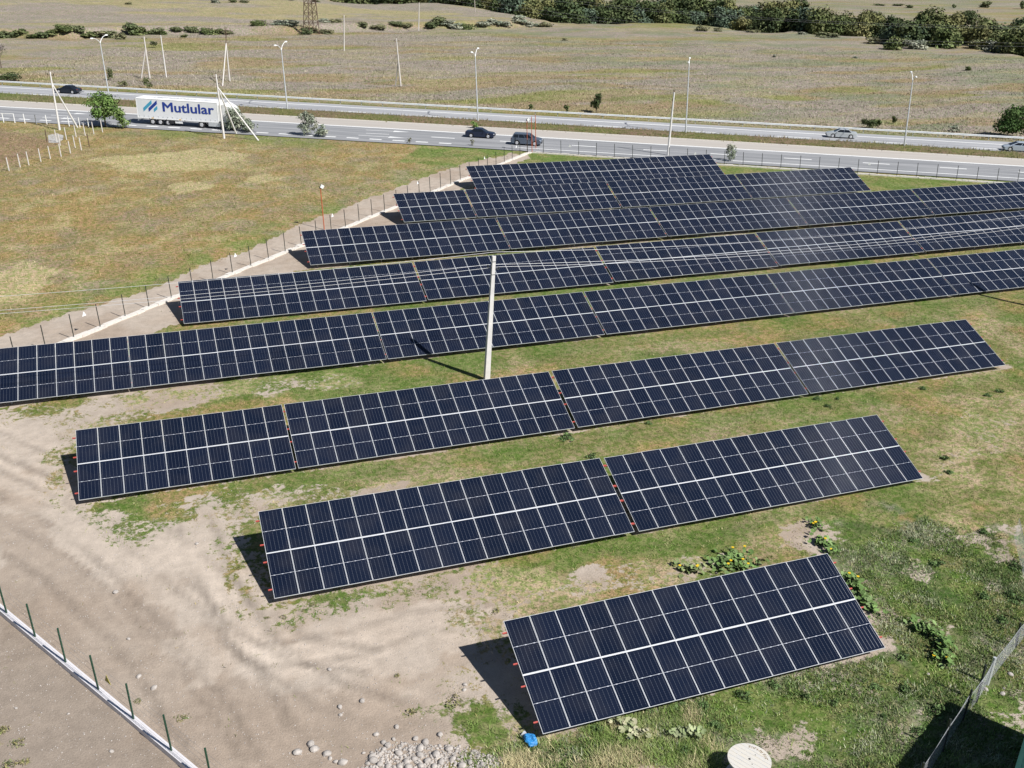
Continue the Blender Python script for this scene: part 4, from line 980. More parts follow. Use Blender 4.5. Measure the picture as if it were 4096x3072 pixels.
# lettering and emblem on the curtain (side facing the farm = -y)
tm = bold_text('Mutlular', 2.02, M['logo_blue'], 'lettering')
xs_ = [v.co.x for v in tm.vertices]; wt = max(xs_) - min(xs_)
lt = inst('lettering', tm, root, (4.30, -1.262, 2.22), (R(90), 0, 0), (8.65 / wt, 1, 1)); lt['label'] = 'bold blue word Mutlular'
def para(nm, x0, x1, zl0, zl1, zr0, zr1, m):      # slanted bar of the emblem with upright ends
    q = MB(); q.prism([(x0, zl0), (x1, zr0), (x1, zr1), (x0, zl1)], -1.262, -1.245, axis=1); q.build(nm, m, root)
para('emblem_bar', 1.12, 2.66, 2.0, 2.56, 3.28, 3.84, M['logo_cyan']); para('emblem_bar', 2.0, 3.54, 2.0, 2.56, 3.28, 3.84, M['logo_blue']); para('emblem_bar', 2.90, 3.54, 2.0, 2.5, 2.5, 3.02, M['logo_cyan'])
tm2 = bold_text('Mutlular', 1.5, M['faint_grey'], 'roof_lettering')
xs_ = [v.co.x for v in tm2.vertices]; wt = max(xs_) - min(xs_)
ro = inst('roof_lettering', tm2, root, (9.6, .45, bz1 + .106), (0, 0, R(180)), (7.6 / wt, 1, 1))
for k_ in range(2): 
    q = MB(); x0 = 10.3 + k_ * .8; q.add([(x0, -.45, bz1 + .11), (x0 + .4, -.45, bz1 + .11), (x0 + 1.1, .5, bz1 + .11), (x0 + .7, .5, bz1 + .11)], [(0, 1, 2, 3)]); q.build('roof_emblem_bar', M['faint_grey'], root)
# tractor
xc = TL + .25
q = MB(); prof = [(xc + .75, 1.05), (xc + 2.35, 1.0), (xc + 2.45, 1.2), (xc + 2.42, 2.1), (xc + 2.15, 3.0), (xc + 1.9, 3.3), (xc + .9, 3.85), (xc + .5, 3.85), (xc + .5, 1.05)]
rings = []
for y, k_ in ((-1.24, .97), (-1.16, 1), (1.16, 1), (1.24, .97)): rings.append([((x - xc - 1.4) * k_ + xc + 1.4, y, 2.2 + (z - 2.2) * k_) for x, z in prof])
q.loft(rings); q.build('cab', M['white_paint'], root, True)
q = MB(); q.box((xc + 2.32, 0, 2.55), (.05, 2.0, .85), np.array(Matrix.Rotation(-.27, 3, 'Y'))); q.build('windscreen', M['carglass'], root)
for s_ in (-1, 1):
    q = MB(); q.box((xc + 1.75, s_ * 1.235, 2.45), (.8, .03, .65)); q.build('side_window', M['carglass'], root)
    q = MB(); q.box((xc + 2.0, s_ * 1.42, 2.45), (.12, .22, .6)); q.build('mirror', M['dark_chassis'], root)
    q = MB(); q.box((xc + .12, s_ * 1.18, 2.4), (.85, .04, 2.5)); q.build('side_fairing', M['white_paint'], root)
    wheel(root, (xc + 1.75, s_ * 1.05, .52), .52, .32, .58); wheel(root, (10.75, s_ * 1.0, .52), .52, .5, .58)
    q = MB(); q.box((12.9, s_ * 1.05, .68), (1.9, .5, .62)); q.build('fuel_tank', M['galv'], root)
q = MB(); q.box((13.0, 0, .85), (6.0, .85, .25)); q.build('tractor_chassis', M['dark_chassis'], root)
q = MB(); q.box((xc + 2.35, 0, .62), (.25, 2.4, .55)); q.build('front_bumper', M['white_paint'], root)
# ------------------------------------------------------------------ shed in the near right corner (only its corner and its shadow are in view)
M['teal'] = mat('teal_paint', (.07, .27, .29), .6, var=.15, scale=3)
M['teal2'] = mat('teal_paint_light', (.13, .38, .42), .6, var=.12, scale=3)
M['roofmetal'] = mat('roof_sheet', (.30, .29, .28), .5, .4, var=.12)
NW = np.array([26.5, 18.4]); NE = np.array([30.94, 20.6]); u_ = (NE - NW) / np.linalg.norm(NE - NW); v_ = np.array([u_[1], -u_[0]])
root = empty('shed', (*NW, 0), math.atan2(u_[1], u_[0])); tag(root, 'teal painted wooden shed corner casting a black shadow over the weeds', 'shed')
Ls, Ds, Hs = float(np.linalg.norm(NE - NW)), 9.0, 3.9
q = MB(); q.box((Ls / 2, -Ds / 2, Hs / 2 - .2), (Ls - .06, Ds - .06, Hs + .2)); q.build('wall', M['teal'], root)
for k_ in range(28):
    q = MB(); q.box((.0, -.19 - k_ * .32, Hs / 2), (.05, .27, Hs - .3)); q.build('plank', M['teal2'], root)
for x, y in ((0, 0), (0, -Ds), (Ls, 0), (Ls, -Ds)): q = MB(); q.box((x, y, Hs / 2 - .1), (.16, .16, Hs + .2)); q.build('corner_board', M['teal2'], root)
q = MB(); q.box((.0, -Ds / 2, 1.0), (.085, Ds, .14)); q.build('rail', M['teal'], root)
q = MB(); q.box((Ls / 2, -Ds / 2, Hs + .06), (Ls + .1, Ds + .1, .12)); q.build('roof', M['roofmetal'], root)

# chain-link fence beside the shed
root = empty('chain_link_fence', (*g('33', 1895, 935)[:2], 0)); tag(root, 'sagging grey chain-link fence with dark leaning posts beside the shed', 'fence')
O = np.array(root.location)
fb = [np.array([24.2, 20.3, 0]), np.array([26.73, 21.7, 0]), np.array([28.74, 22.81, 0]), np.array([30.02, 23.41, 0]), np.array([31.32, 24.16, 0]), g('33', 2140, 620), g('33', 2300, 430), g('33', 2300, 430) + np.array([5.0, 6.2, 0])]
for i, p in enumerate(fb[:7]):
    ln = np.array([[.05, .0], [.03, .05], [.10, .02], [.20, .20], [.10, .06], [.0, .1], [.05, 0.]][i])
    q = MB(); h_ = (1.5, 1.55, 1.5, 1.75, 1.35, 1.3, 1.4)[i]; m_ = M['dark_metal'] if i != 4 else M['galv']
    q.tube(p - O + np.array([0, 0, -.2]), p - O + np.array([ln[0], ln[1], h_]), .05 if i != 4 else .075, None, 8); q.build('post', m_, root)
q = MB(); mr_ = .0026
for a, b_ in zip(fb[:-1], fb[1:]):
    d_ = b_ - a; L_ = np.linalg.norm(d_); d_ = d_ / L_; H_ = 1.18; st = .15; k0 = int(L_ / st)
    for i in range(-int(H_ / st), k0):
        for sg in (1, -1):
            x0 = i * st if sg == 1 else i * st + H_
            x1 = i * st + H_ if sg == 1 else i * st
            # clip to the panel
            za, zb_ = 0.0, H_
            xa, xb = x0, x1
            if xa < 0 or xb < 0 or xa > L_ or xb > L_:
                f0 = (0 - x0) / (x1 - x0); f1 = (L_ - x0) / (x1 - x0); lo_, hi_ = max(0, min(f0, f1)), min(1, max(f0, f1))
                if hi_ <= lo_: continue
                za, zb_, xa, xb = lo_ * H_, hi_ * H_, x0 + (x1 - x0) * lo_, x0 + (x1 - x0) * hi_
            sag = lambda x, z: np.array([0, 0, .04 + z - .10 * math.sin(math.pi * x / L_) * z / H_]) + a - O + d_ * x
            q.tube(sag(xa, za), sag(xb, zb_), mr_, mr_, 3, caps=False)
    q.tube(a - O + np.array([0, 0, 1.20]), a - O + d_ * L_ / 2 + np.array([0, 0, 1.10]), .012, .012, 4); q.tube(a - O + d_ * L_ / 2 + np.array([0, 0, 1.10]), b_ - O + np.array([0, 0, 1.20]), .012, .012, 4)
q.build('netting', M['netting'], root)

# ------------------------------------------------------------------ wooden cable drum lying on its flange
M['drum_wood'] = mat('drum_wood', (.60, .59, .57), .75, var=.14, scale=2.2, bump=.2, bscale=12, stretch=(1, 9, 1), col2=(.58, .53, .44))
M['stencil'] = mat('stencil_paint', (.20, .13, .06), .8, var=.3, scale=8)
M['hole'] = mat('dark_hole', (.03, .03, .035), .9, var=0)
DH = .95; dc = gpx((2998, 3036), DH)
root = empty('cable_drum', (dc[0], dc[1], 0), R(-62)); tag(root, 'empty wooden cable drum lying flat in the weeds', 'cable drum')
DR = .80
def flange(z, nm):
    fo = None; q0 = []
    for k_ in range(9):        # boards
        y0 = -DR + k_ * 2 * DR / 9; y1 = y0 + 2 * DR / 9 - .006
        def xat(y): return math.sqrt(max(0.0, DR * DR - y * y))
        ys = np.linspace(y0, y1, 7); P = [(-xat(y), y) for y in ys] + [(xat(y), y) for y in ys[::-1]]
        q = MB(); q.prism(P, z - .03, z + .03, axis=2); q.build('board', M['drum_wood'], root)
flange(DH - .03, 'top'); flange(.05, 'bottom')
q = MB(); q.tube((0, 0, .05), (0, 0, DH - .05), .42, .42, 20); q.build('core', M['drum_wood'], root)
q = MB(); q.tube((0, 0, DH - .01), (0, 0, DH + .004), .045, .045, 12); q.build('spindle_hole', M['hole'], root)
for x, y in ((.2, -.16), (.06, .33)): q = MB(); q.tube((x, y, DH - .01), (x, y, DH + .003), .022, .022, 8); q.build('bolt_hole', M['hole'], root)
tm = text_mesh('ENERGY', .17, M['stencil'], 'stencil', offset=.0, extrude=.001) if 0 else None
# stencilled marks along the rim: the letters are worn past reading, so only strokes remain
for k_ in range(9):
    a_ = R(118 - k_ * 9.5); r_ = .63; q = MB(); c_ = np.array([r_ * math.cos(a_), r_ * math.sin(a_), DH + .002]); rot = np.array(Matrix.Rotation(a_ - R(90), 3, 'Z'))
    q.box(c_ + rot @ np.array([-.03, 0, 0]), (.018, .11, .003), rot)
    if k_ % 2 == 0: q.box(c_ + rot @ np.array([0, .045, 0]), (.06, .02, .003), rot)
    if k_ % 3 == 0: q.box(c_ + rot @ np.array([0, -.01, 0]), (.06, .02, .003), rot)
    if k_ % 3 == 1: q.box(c_ + rot @ np.array([.03, 0, 0]), (.018, .10, .003), rot)
    q.build('stencil_mark', M['stencil'], root)

# ------------------------------------------------------------------ blue sack
M['sack'] = mat('blue_sack', (.035, .24, .56), .45, var=.25, scale=9, bump=.9, bscale=9)
M['sack_pale'] = mat('sack_mouth', (.45, .46, .50), .6, var=.2)
bc = g('23', 155, 1440)
root = empty('sack', (bc[0], bc[1], 0), R(18)); root.scale = (1.0, 1.0, 1.0); tag(root, 'crumpled bright blue sack lying in the grass below the panel corner', 'sack')
rings = []; n_ = 18
for u, r_ in zip(np.linspace(-.30, .30, 9), (.06, .17, .21, .22, .22, .20, .18, .13, .05)):
    rg = []
    for i in range(n_):
        a_ = 2 * math.pi * i / n_; k_ = 1 + .22 * math.sin(3 * a_ + 9 * u) + .14 * math.sin(5 * a_ - 14 * u) + .1 * (random.random() - .5)
        rg.append((r_ * k_ * math.cos(a_) * 1.0, u * 1.15, max(0, .15 + r_ * k_ * .85 * math.sin(a_))))
    rings.append(rg)
q = MB(); q.loft(rings); q.build('bag', M['sack'], root)
q = MB(); q.loft([[(.11 * math.cos(a_), .33 + .03 * math.sin(3 * a_), .14 + .09 * math.sin(a_)) for a_ in np.linspace(0, 2 * math.pi, 10, endpoint=False)], [(.15 * math.cos(a_), .43 + .03 * math.sin(2 * a_), .12 + .11 * math.sin(a_)) for a_ in np.linspace(0, 2 * math.pi, 10, endpoint=False)]]); q.build('mouth', M['sack_pale'], root)

# ------------------------------------------------------------------ stones
def stone_mesh(k_):
    r_ = random.Random(k_); q = MB(); n_ = 9; rings = []
    for ph in np.linspace(-1.35, 1.35, 6):
        rings.append([((math.cos(ph) * math.cos(a_)) * r_.uniform(.86, 1.1), (math.cos(ph) * math.sin(a_)) * .78 * r_.uniform(.86, 1.1), .62 * math.sin(ph)) for a_ in np.linspace(0, 2 * math.pi, n_, endpoint=False)])
    q.loft(rings); return q.mesh('stone', M['stone'], True)
smes = [stone_mesh(k_) for k_ in range(7)]
def stone(p, size, label, group):
    o = inst('stone', random.choice(smes), None, (p[0], p[1], float(height(p[0], p[1])) + size * .22), (random.uniform(-.3, .3), random.uniform(-.3, .3), random.uniform(0, 6.28)), (size, size, size)); tag(o, label, 'stone', group)
for a, b_, s_ in ((475, 1450, .19), (505, 1490, .20), (358, 1520, .20), (615, 1530, .19), (750, 1610, .19)): stone(g('13', a, b_), s_, 'single pale fist-like boulder apart from the rubble on the dirt' if 0 else 'large pale stone lying on brown dirt beside the rubble heap', 'loose stones beside the rubble')
for a, b_, s_ in ((1380, 1405, .17), (1465, 1440, .20), (1105, 1440, .16), (1140, 1465, .20), (1105, 1495, .14), (1005, 1560, .22), (1015, 1590, .24), (1235, 1530, .2), (1070, 1625, .2), (1140, 1640, .18), (1420, 1490, .22), (1415, 1545, .2), (1555, 1545, .25), (1590, 1375, .17), (1670, 1495, .2), (1370, 1580, .17), (1480, 1600, .2), (1300, 1610, .2), (1240, 1640, .18), (1600, 1610, .2), (1700, 1580, .18), (1330, 1500, .15), (1190, 1410, .12), (1040, 1365, .16), (1215, 1300, .15), (640, 1570, .12), (690, 1600, .13), (930, 1525, .10), (1320, 1650, .2), (1420, 1640, .18), (1540, 1645, .18), (1780, 1640, .22), (1850, 1610, .16), (1960, 1630, .16)):
    stone(g('13', a, b_), s_ * .85, 'pale rounded cobble in the rubble heap at the edge of the weeds', 'cobbles of the rubble heap')
for k, a, b_, s_ in (('13', 917, 1080, .15), ('13', 725, 1130, .13), ('13', 730, 1198, .10), ('13', 635, 808, .12), ('13', 1805, 940, .12), ('13', 1800, 985, .11), ('03', 1000, 140, .16), ('03', 1330, 965, .15), ('03', 1200, 865, .14), ('03', 140, 1145, .08), ('03', 590, 1190, .07), ('03', 965, 1515, .10), ('03', 1110, 540, .10), ('02', 1700, 1380, .12), ('02', 650, 1245 - 700, .09)):
    stone(g(k, a, b_), s_, 'lone pale stone half sunk in the bare soil', 'lone stones on the bare soil')
for a, b_, s_ in ((2095, 850, .14), (1880, 980, .13), (2025, 1020, .14), (2040, 968, .08), (1385, 845, .08)): stone(g('33', a, b_), s_, 'whitish stone near the chain-link fence', 'stones by the chain-link fence')
# rubble and pebbles: more than anyone would count
def scatter_pebbles(name, P, size, matl, label):
    N = len(P); base = np.array([(1, 0, 0), (-.5, .85, 0), (-.5, -.85, 0), (.1, .1, .75), (.45, .75, .35), (-.95, .0, .3), (.4, -.8, .3)]); Fb = np.array([(0, 4, 3), (4, 1, 3), (1, 5, 3), (5, 2, 3), (2, 6, 3), (6, 0, 3), (0, 1, 4), (1, 2, 5), (2, 0, 6)])
    a_ = rng.uniform(0, 6.28, N); ca, sa = np.cos(a_), np.sin(a_)
    V = np.empty((N, 7, 3)); V[:, :, 0] = base[None, :, 0] * ca[:, None] - base[None, :, 1] * sa[:, None]; V[:, :, 1] = base[None, :, 0] * sa[:, None] + base[None, :, 1] * ca[:, None]; V[:, :, 2] = base[None, :, 2]
    V *= (size * rng.uniform(.6, 1.5, N))[:, None, None] * rng.uniform(.75, 1.25, (N, 7, 1)); V += P[:, None, :]
    F = (Fb[None] + (np.arange(N) * 7)[:, None, None]).reshape(-1, 3)
    o = link(bpy.data.objects.new(name, np_mesh(name, V.reshape(-1, 3), F, matl))); tag(o, label, None, None, 'stuff'); return o
def rand_in(poly, N):
    poly = np.array(poly); lo_, hi_ = poly.min(0), poly.max(0); out = np.empty((0, 2))
    while len(out) < N:
        p = rng.uniform(lo_, hi_, (N * 2, 2)); out = np.vstack([out, p[pip(p[:, 0], p[:, 1], [tuple(a) for a in poly])]])
    return out[:N]
def with_z(P, dz=0.0): return np.column_stack([P, height(P[:, 0], P[:, 1]) + dz])
rub = poly_px([(800, 1622), (860, 1600), (930, 1608), (1010, 1612), (1080, 1640), (1110, 1690), (760, 1690)])
P = rand_in(rub, 1500); scatter_pebbles('rubble', with_z(P), rng.uniform(.025, .075, len(P)), M['stone'], 'heap of small pale rubble stones')
P = rand_in(POLY_SOIL, 5000); P = P[(P[:, 1] < 62)]; scatter_pebbles('pebbles', with_z(P), rng.uniform(.014, .030, len(P)), M['stone'], 'scattered pebbles over the bare soil')

# ------------------------------------------------------------------ trees and bushes
def leaf_mesh(name, Cn, Nn, size, col):
    N = len(Cn); Nn = Nn / np.linalg.norm(Nn, axis=1)[:, None]; r_ = rng.normal(size=(N, 3)); a_ = np.cross(Nn, r_); a_ /= np.linalg.norm(a_, axis=1)[:, None]; b_ = np.cross(Nn, a_)
    s_ = size[:, None]; f_ = Nn * s_ * .18
    V = np.stack([Cn - a_ * s_ * .5, Cn - b_ * s_ * .32 + f_, Cn + a_ * s_ * .5, Cn + b_ * s_ * .32 + f_], 1).reshape(-1, 3)
    F = (np.arange(N)[:, None] * 4 + np.array([[0, 1, 2, 3]])); F = np.concatenate([F[:, [0, 1, 2]], F[:, [0, 2, 3]]])
    return np_mesh(name, V, F, M['foliage'], np.repeat(col * 1.35, 4, 0))
def crown_mesh(name, wid, hgt, base, leaves, lsize, cols, lobes=9, seed=0, zlo=.22, zhi=.80, shell=.55):
    r_ = np.random.default_rng(seed); L_ = []
    for k_ in range(lobes):
        a_ = r_.uniform(0, 6.28); rr = math.sqrt(r_.uniform(0, 1)) * wid * .30; zc = base + hgt * r_.uniform(zlo, zhi)
        tp = 1 - .45 * abs((zc - base) / hgt - .45) * 2 * .6
        L_.append((rr * math.cos(a_) * tp, rr * math.sin(a_) * tp, zc, wid * r_.uniform(.16, .28), hgt * r_.uniform(.13, .24), r_.uniform(.75, 1.25), r_.integers(len(cols))))
    Cn = []; Nn = []; cc = []
    per = leaves // lobes
    for (x, y, z, rx, rz, br, ci) in L_:
        d = r_.normal(size=(per, 3)); d /= np.linalg.norm(d, axis=1)[:, None]; rad = (shell + (1 - shell) * r_.uniform(0, 1, per)) * r_.uniform(.85, 1.15, per)
        p = np.stack([x + d[:, 0] * rad * rx, y + d[:, 1] * rad * rx, z + d[:, 2] * rad * rz], 1); Cn.append(p); Nn.append(d + r_.normal(size=(per, 3)) * .55 + np.array([0, 0, .35]))
        c_ = np.array(cols[ci])[None] * (br * r_.uniform(.7, 1.3, per))[:, None]; cc.append(c_)
    Cn = np.vstack(Cn); Cn[:, 2] = np.maximum(Cn[:, 2], .02); Nn = np.vstack(Nn); cc = np.vstack(cc)
    return leaf_mesh(name, Cn, Nn, lsize * r_.uniform(.6, 1.4, len(Cn)), cc)
def trunk_mesh(hgt, r0, seed, limbs=5, spread=.3, splay=1.0):
    r_ = random.Random(seed); q = MB(); top = np.array([r_.uniform(-.1, .1) * hgt * .3, r_.uniform(-.1, .1) * hgt * .3, hgt * .55])
    q.path([np.array([0, 0, -.3]), top * .5, top], [r0, r0 * .75, r0 * .5], 7)
    for k_ in range(limbs):
        a_ = 6.28 * k_ / limbs + r_.uniform(-.4, .4); s_ = top * r_.uniform(.45, .95); e_ = s_ + np.array([math.cos(a_) * spread * hgt, math.sin(a_) * spread * hgt, hgt * r_.uniform(.18, .38)]); m_ = (s_ + e_) / 2 + np.array([0, 0, -.03 * hgt])
        q.path([s_, m_, e_], [r0 * .42, r0 * .28, r0 * .12], 5)
    return q.mesh('trunk', M['bark'])
g_dark = [(.036, .052, .024), (.050, .068, .027), (.062, .076, .033)]
g_mid = [(.085, .105, .040), (.105, .115, .050), (.070, .092, .034)]
g_yel = [(.125, .128, .052), (.105, .115, .046), (.145, .138, .060)]
g_blue = [(.070, .100, .065), (.085, .115, .080), (.060, .085, .055)]
g_grey = [(.205, .225, .170), (.165, .19, .14), (.235, .24, .185)]
g_oliv = [(.125, .130, .070), (.105, .115, .060), (.15, .145, .08)]
g_brt = [(.105, .165, .045), (.080, .135, .035), (.130, .180, .060)]
KINDS = {'dark': (g_dark, 'dark green broadleaf tree'), 'mid': (g_mid, 'mid green broadleaf tree'), 'yel': (g_yel, 'yellowing broadleaf tree'), 'blue': (g_blue, 'bluish green willow-like tree')}
protos = {}
for ki, (k_, (cols, lab)) in enumerate(KINDS.items()):
    protos[k_] = [(crown_mesh('crown', 11.0, 10.8, 1.0, 2600, .80, cols, 17, 100 + ki * 10 + j), trunk_mesh(11, .28, ki * 7 + j)) for j in range(3)]
def tree_obj(name, label, cat, p, cm, tm_, sc, rz, group=None, lean=0):
    root = empty(name, p, rz); tag(root, label, cat, group); root.scale = (sc[0], sc[0], sc[1]) if hasattr(sc, '__len__') else (sc, sc, sc)
    if tm_ is not None: inst('trunk', tm_, root)
    inst('crown', cm, root); return root
# the belt of trees in the hollow beyond the terrace edge
EP = [np.array(p, float) for p in EDGE]
cum = [0]
for a, b_ in zip(EP[:-1], EP[1:]): cum.append(cum[-1] + np.linalg.norm(b_ - a))
def on_edge(s_):
    i = min(len(EP) - 2, max(0, int(np.searchsorted(cum, s_)) - 1)); u = (s_ - cum[i]) / (cum[i + 1] - cum[i]); d_ = (EP[i + 1] - EP[i]) / np.linalg.norm(EP[i + 1] - EP[i]); return EP[i] + (EP[i + 1] - EP[i]) * u
rb = random.Random(5)
nb_tree = 0
def belt_tree(p, sc=None, kinds=None):
    global nb_tree
    k_ = rb.choice(kinds or ['dark', 'mid', 'mid', 'yel', 'yel', 'dark', 'blue']); cm, tm_ = rb.choice(protos[k_]); sc = sc or rb.uniform(.85, 1.25)
    tree_obj('tree', KINDS[k_][1] + ' in the dense belt beyond the far field', 'tree', (p[0], p[1], float(height(p[0], p[1])) - .3), cm, tm_, (sc * rb.uniform(.9, 1.15), sc), rb.uniform(0, 6.28), KINDS[k_][1] + 's of the belt'); nb_tree += 1
fdir = np.array([.55, .83])
for px_ in range(1000, 4420, 64):          # trees across the view, in four staggered rows beyond the lip
    for row, (dd_, jit) in enumerate(((10, 3), (22, 5), (38, 7), (58, 9))):
        q0 = px_ + rb.uniform(-28, 28) + (row % 2) * 32
        d = ray((q0, 90.)); th_ = math.atan2(d[0], d[1]); R0 = float(np.interp(th_, ETH, ERR)); r_ = R0 + dd_ + rb.uniform(-jit, jit)
        if q0 > 3150 and rb.random() < (.10, .25, .35, .5)[row]: continue
        if q0 < 2100 and row == 0 and rb.random() < .4: continue
        belt_tree(np.array([math.sin(th_), math.cos(th_)]) * r_, rb.uniform(.95, 1.4) if q0 > 2900 else rb.uniform(1.0, 1.45))
# shrubs along the lip and trees in the far field
def bush_proto(seed, cols, n=700, ls=.27, lobes=9): return crown_mesh('crown', 2.3, 1.7, .0, n, ls, cols, lobes, seed, zlo=.08, zhi=.62, shell=.45)
bm = {'dark': [bush_proto(200 + j, [(.095, .118, .055), (.115, .13, .065)]) for j in range(2)], 'mid': [bush_proto(210 + j, g_mid) for j in range(2)], 'grey': [bush_proto(220 + j, g_grey) for j in range(2)], 'oliv': [bush_proto(230 + j, g_oliv) for j in range(2)]}
bstem = trunk_mesh(1.4, .05, 3, 5, .35)
def bush(label, p, wid, hgt, kind, group=None, z=None):
    zz_ = float(height(p[0], p[1])) if z is None else z
    root = empty('bush', (p[0], p[1], zz_ - .05), rb.uniform(0, 6.28)); tag(root, label, 'bush', group); root.scale = (wid / 2.3, wid / 2.3, hgt / 1.9)
    inst('stems', bstem, root); inst('foliage', rb.choice(bm[kind]), root)
H1 = 'low {} bush in the scrubby line across the far field'
def hedge(k, a, b_, wpx, hpx, kind):
    p = g(k, a, b_); d_ = np.linalg.norm(p - C0); m_ = d_ / FPX / 2.1602
    bush(H1.format({'dark': 'dark green', 'mid': 'green', 'grey': 'grey green', 'oliv': 'olive'}[kind]), p, wpx * m_ * 1.35, hpx * m_ * .95, kind, 'scrub bushes in the far field, ' + kind)
for k, a, b_, wx, hx, kd in (('00', 60, 330, 150, 70, 'dark'), ('00', 170, 325, 110, 60, 'mid'), ('00', 290, 335, 110, 50, 'mid'), ('00', 370, 335, 120, 65, 'dark'), ('00', 460, 332, 110, 60, 'mid'), ('00', 560, 330, 130, 70, 'mid'), ('00', 660, 325, 130, 75, 'dark'), ('00', 760, 328, 130, 65, 'mid'), ('00', 880, 325, 150, 80, 'oliv'), ('00', 960, 318, 110, 70, 'oliv'), ('00', 1045, 335, 80, 80, 'oliv'), ('00', 1140, 300, 150, 130, 'dark'), ('00', 1200, 305, 120, 90, 'mid'), ('00', 1290, 300, 100, 60, 'mid'), ('00', 1350, 300, 110, 85, 'dark'), ('00', 1410, 300, 80, 50, 'mid'), ('00', 1545, 290, 100, 65, 'dark'), ('00', 1590, 330, 60, 40, 'mid'), ('00', 1660, 290, 110, 80, 'dark'), ('00', 1790, 295, 120, 75, 'mid'), ('00', 1870, 292, 110, 65, 'mid'), ('00', 1960, 290, 90, 55, 'oliv'), ('00', 2195, 275, 60, 65, 'mid'), ('00', 1125, 128, 50, 30, 'oliv'), ('00', 1870, 110, 80, 45, 'grey'), ('00', 2030, 105, 70, 45, 'dark'), ('00', 2120, 105, 70, 30, 'oliv'),
    ('10', 40, 270, 110, 60, 'mid'), ('10', 200, 265, 140, 60, 'grey'), ('10', 310, 275, 120, 70, 'grey'), ('10', 440, 295, 90, 75, 'dark'), ('10', 500, 285, 80, 60, 'oliv'), ('10', 610, 290, 110, 60, 'oliv'), ('10', 590, 250, 90, 50, 'grey'), ('10', 690, 250, 90, 45, 'oliv'), ('10', 930, 250, 100, 50, 'oliv'), ('10', 1060, 250, 120, 50, 'oliv'), ('10', 1220, 245, 120, 60, 'dark'), ('10', 1300, 245, 90, 40, 'oliv'), ('10', 1510, 245, 120, 65, 'dark'), ('10', 1560, 240, 120, 95, 'dark'), ('10', 1640, 240, 120, 60, 'grey'), ('10', 1720, 245, 120, 80, 'grey'), ('10', 1820, 245, 130, 65, 'mid'), ('10', 1960, 238, 120, 60, 'grey'), ('10', 2060, 235, 120, 70, 'grey'), ('10', 2160, 235, 110, 55, 'grey'), ('10', 215, 85, 60, 40, 'dark'), ('10', 310, 88, 70, 30, 'grey'), ('10', 515, 85, 70, 50, 'oliv'), ('10', 165, 88, 40, 25, 'oliv'),
    ('20', 60, 225, 130, 90, 'grey'), ('20', 170, 228, 120, 60, 'grey'), ('20', 280, 230, 120, 55, 'oliv'), ('20', 455, 350, 40, 35, 'oliv'), ('20', 1635, 275, 100, 70, 'oliv'), ('20', 1780, 272, 65, 50, 'oliv'), ('20', 2080, 275, 100, 35, 'oliv'), ('30', 520, 315, 170, 55, 'oliv'), ('30', 300, 290, 80, 35, 'grey'), ('30', 905, 375, 95, 85, 'oliv'), ('30', 55, 495, 30, 40, 'grey'), ('30', 1725, 615, 50, 50, 'mid'), ('30', 755, 500, 40, 30, 'grey')):
    hedge(k, a, b_, wx, hx, kd)
# big bushes hanging over the lip on the right
for a, b_, wx, hx, kd in ((1080, 420, 200, 110, 'mid'), (1280, 420, 200, 90, 'grey'), (1560, 410, 320, 170, 'mid'), (1780, 420, 190, 90, 'oliv'), (1960, 435, 200, 100, 'grey'), (2150, 460, 220, 130, 'mid')):
    p = g('30', a, b_ + 4); d_ = np.linalg.norm(p - C0); m_ = d_ / FPX / 2.1602; bush('broad {} bush at the foot of the tree belt'.format({'mid': 'green', 'grey': 'grey green', 'oliv': 'olive'}[kd]), p, wx * m_, hx * m_ * 1.3, kd, 'bushes at the foot of the belt', z=-.3)
for a, b_, wx, hx in ((1750, 125, 110, 80), (1880, 28, 100, 60), (2200, 40, 70, 60), (1610, 35, 50, 30), (1235, 42, 80, 30), (965, 20, 110, 15), (1130, 22, 110, 20), (155, 80, 35, 30), (40, 90, 40, 60)):
    p = g('30', a, b_); d_ = np.linalg.norm(p - C0); m_ = d_ / FPX / 2.1602
    p = p * np.array([1, 1, 0]); bush('lone dark bush on the pale field beyond the tree belt', p, wx * m_, hx * m_ * 1.25, 'dark', 'bushes beyond the belt')
# single plants nearer by
def fine_bush(label, p, wid, hgt, cols, n, ls, seed, trunk=0.0, name='bush', cat='bush', lobes=9, base=0.0):
    root = empty(name, (p[0], p[1], float(height(p[0], p[1])))); tag(root, label, cat)
    inst('trunk' if trunk else 'stems', trunk_mesh(hgt, trunk or .05, seed, 6, .22), root)
    inst('crown' if trunk else 'foliage', crown_mesh('crown', wid, hgt - base, base, n, ls, cols, lobes, seed, shell=.4), root); return root
p = g('00', 913, 1092); fine_bush('leafy green roadside tree beside the lorry and white posts', p, 6.4, 5.4, g_brt, 3000, .34, 401, .14, 'tree', 'tree', 15, 1.0)
p = g('00', 965, 1100) + np.array([1.6, -1.0, 0]); fine_bush('low leafy sapling leaning under the roadside tree', p, 2.8, 3.2, g_brt, 700, .30, 402)
p = g('00', 2040, 1125); fine_bush('loose grey green olive-like bush in front of the truck cab', p, 5.0, 4.3, g_grey, 1500, .30, 403)
p = g('00', 2160, 1140); fine_bush('low grey green bush between the pole struts and the asphalt', p, 4.2, 2.6, g_grey, 800, .30, 404)
p = g('10', 450, 1172); fine_bush('upright grey green bush beside the near carriageway', p, 3.4, 4.0, g_grey, 1100, .28, 405)
p = g('10', 570, 1180); fine_bush('lower grey green bush at the foot of the upright one', p, 2.6, 2.0, g_grey, 500, .28, 406)
p = g('20', 1890, 1392); fine_bush('slender grey green sapling behind the highway fence', p, 1.9, 2.7, g_grey, 500, .24, 407)
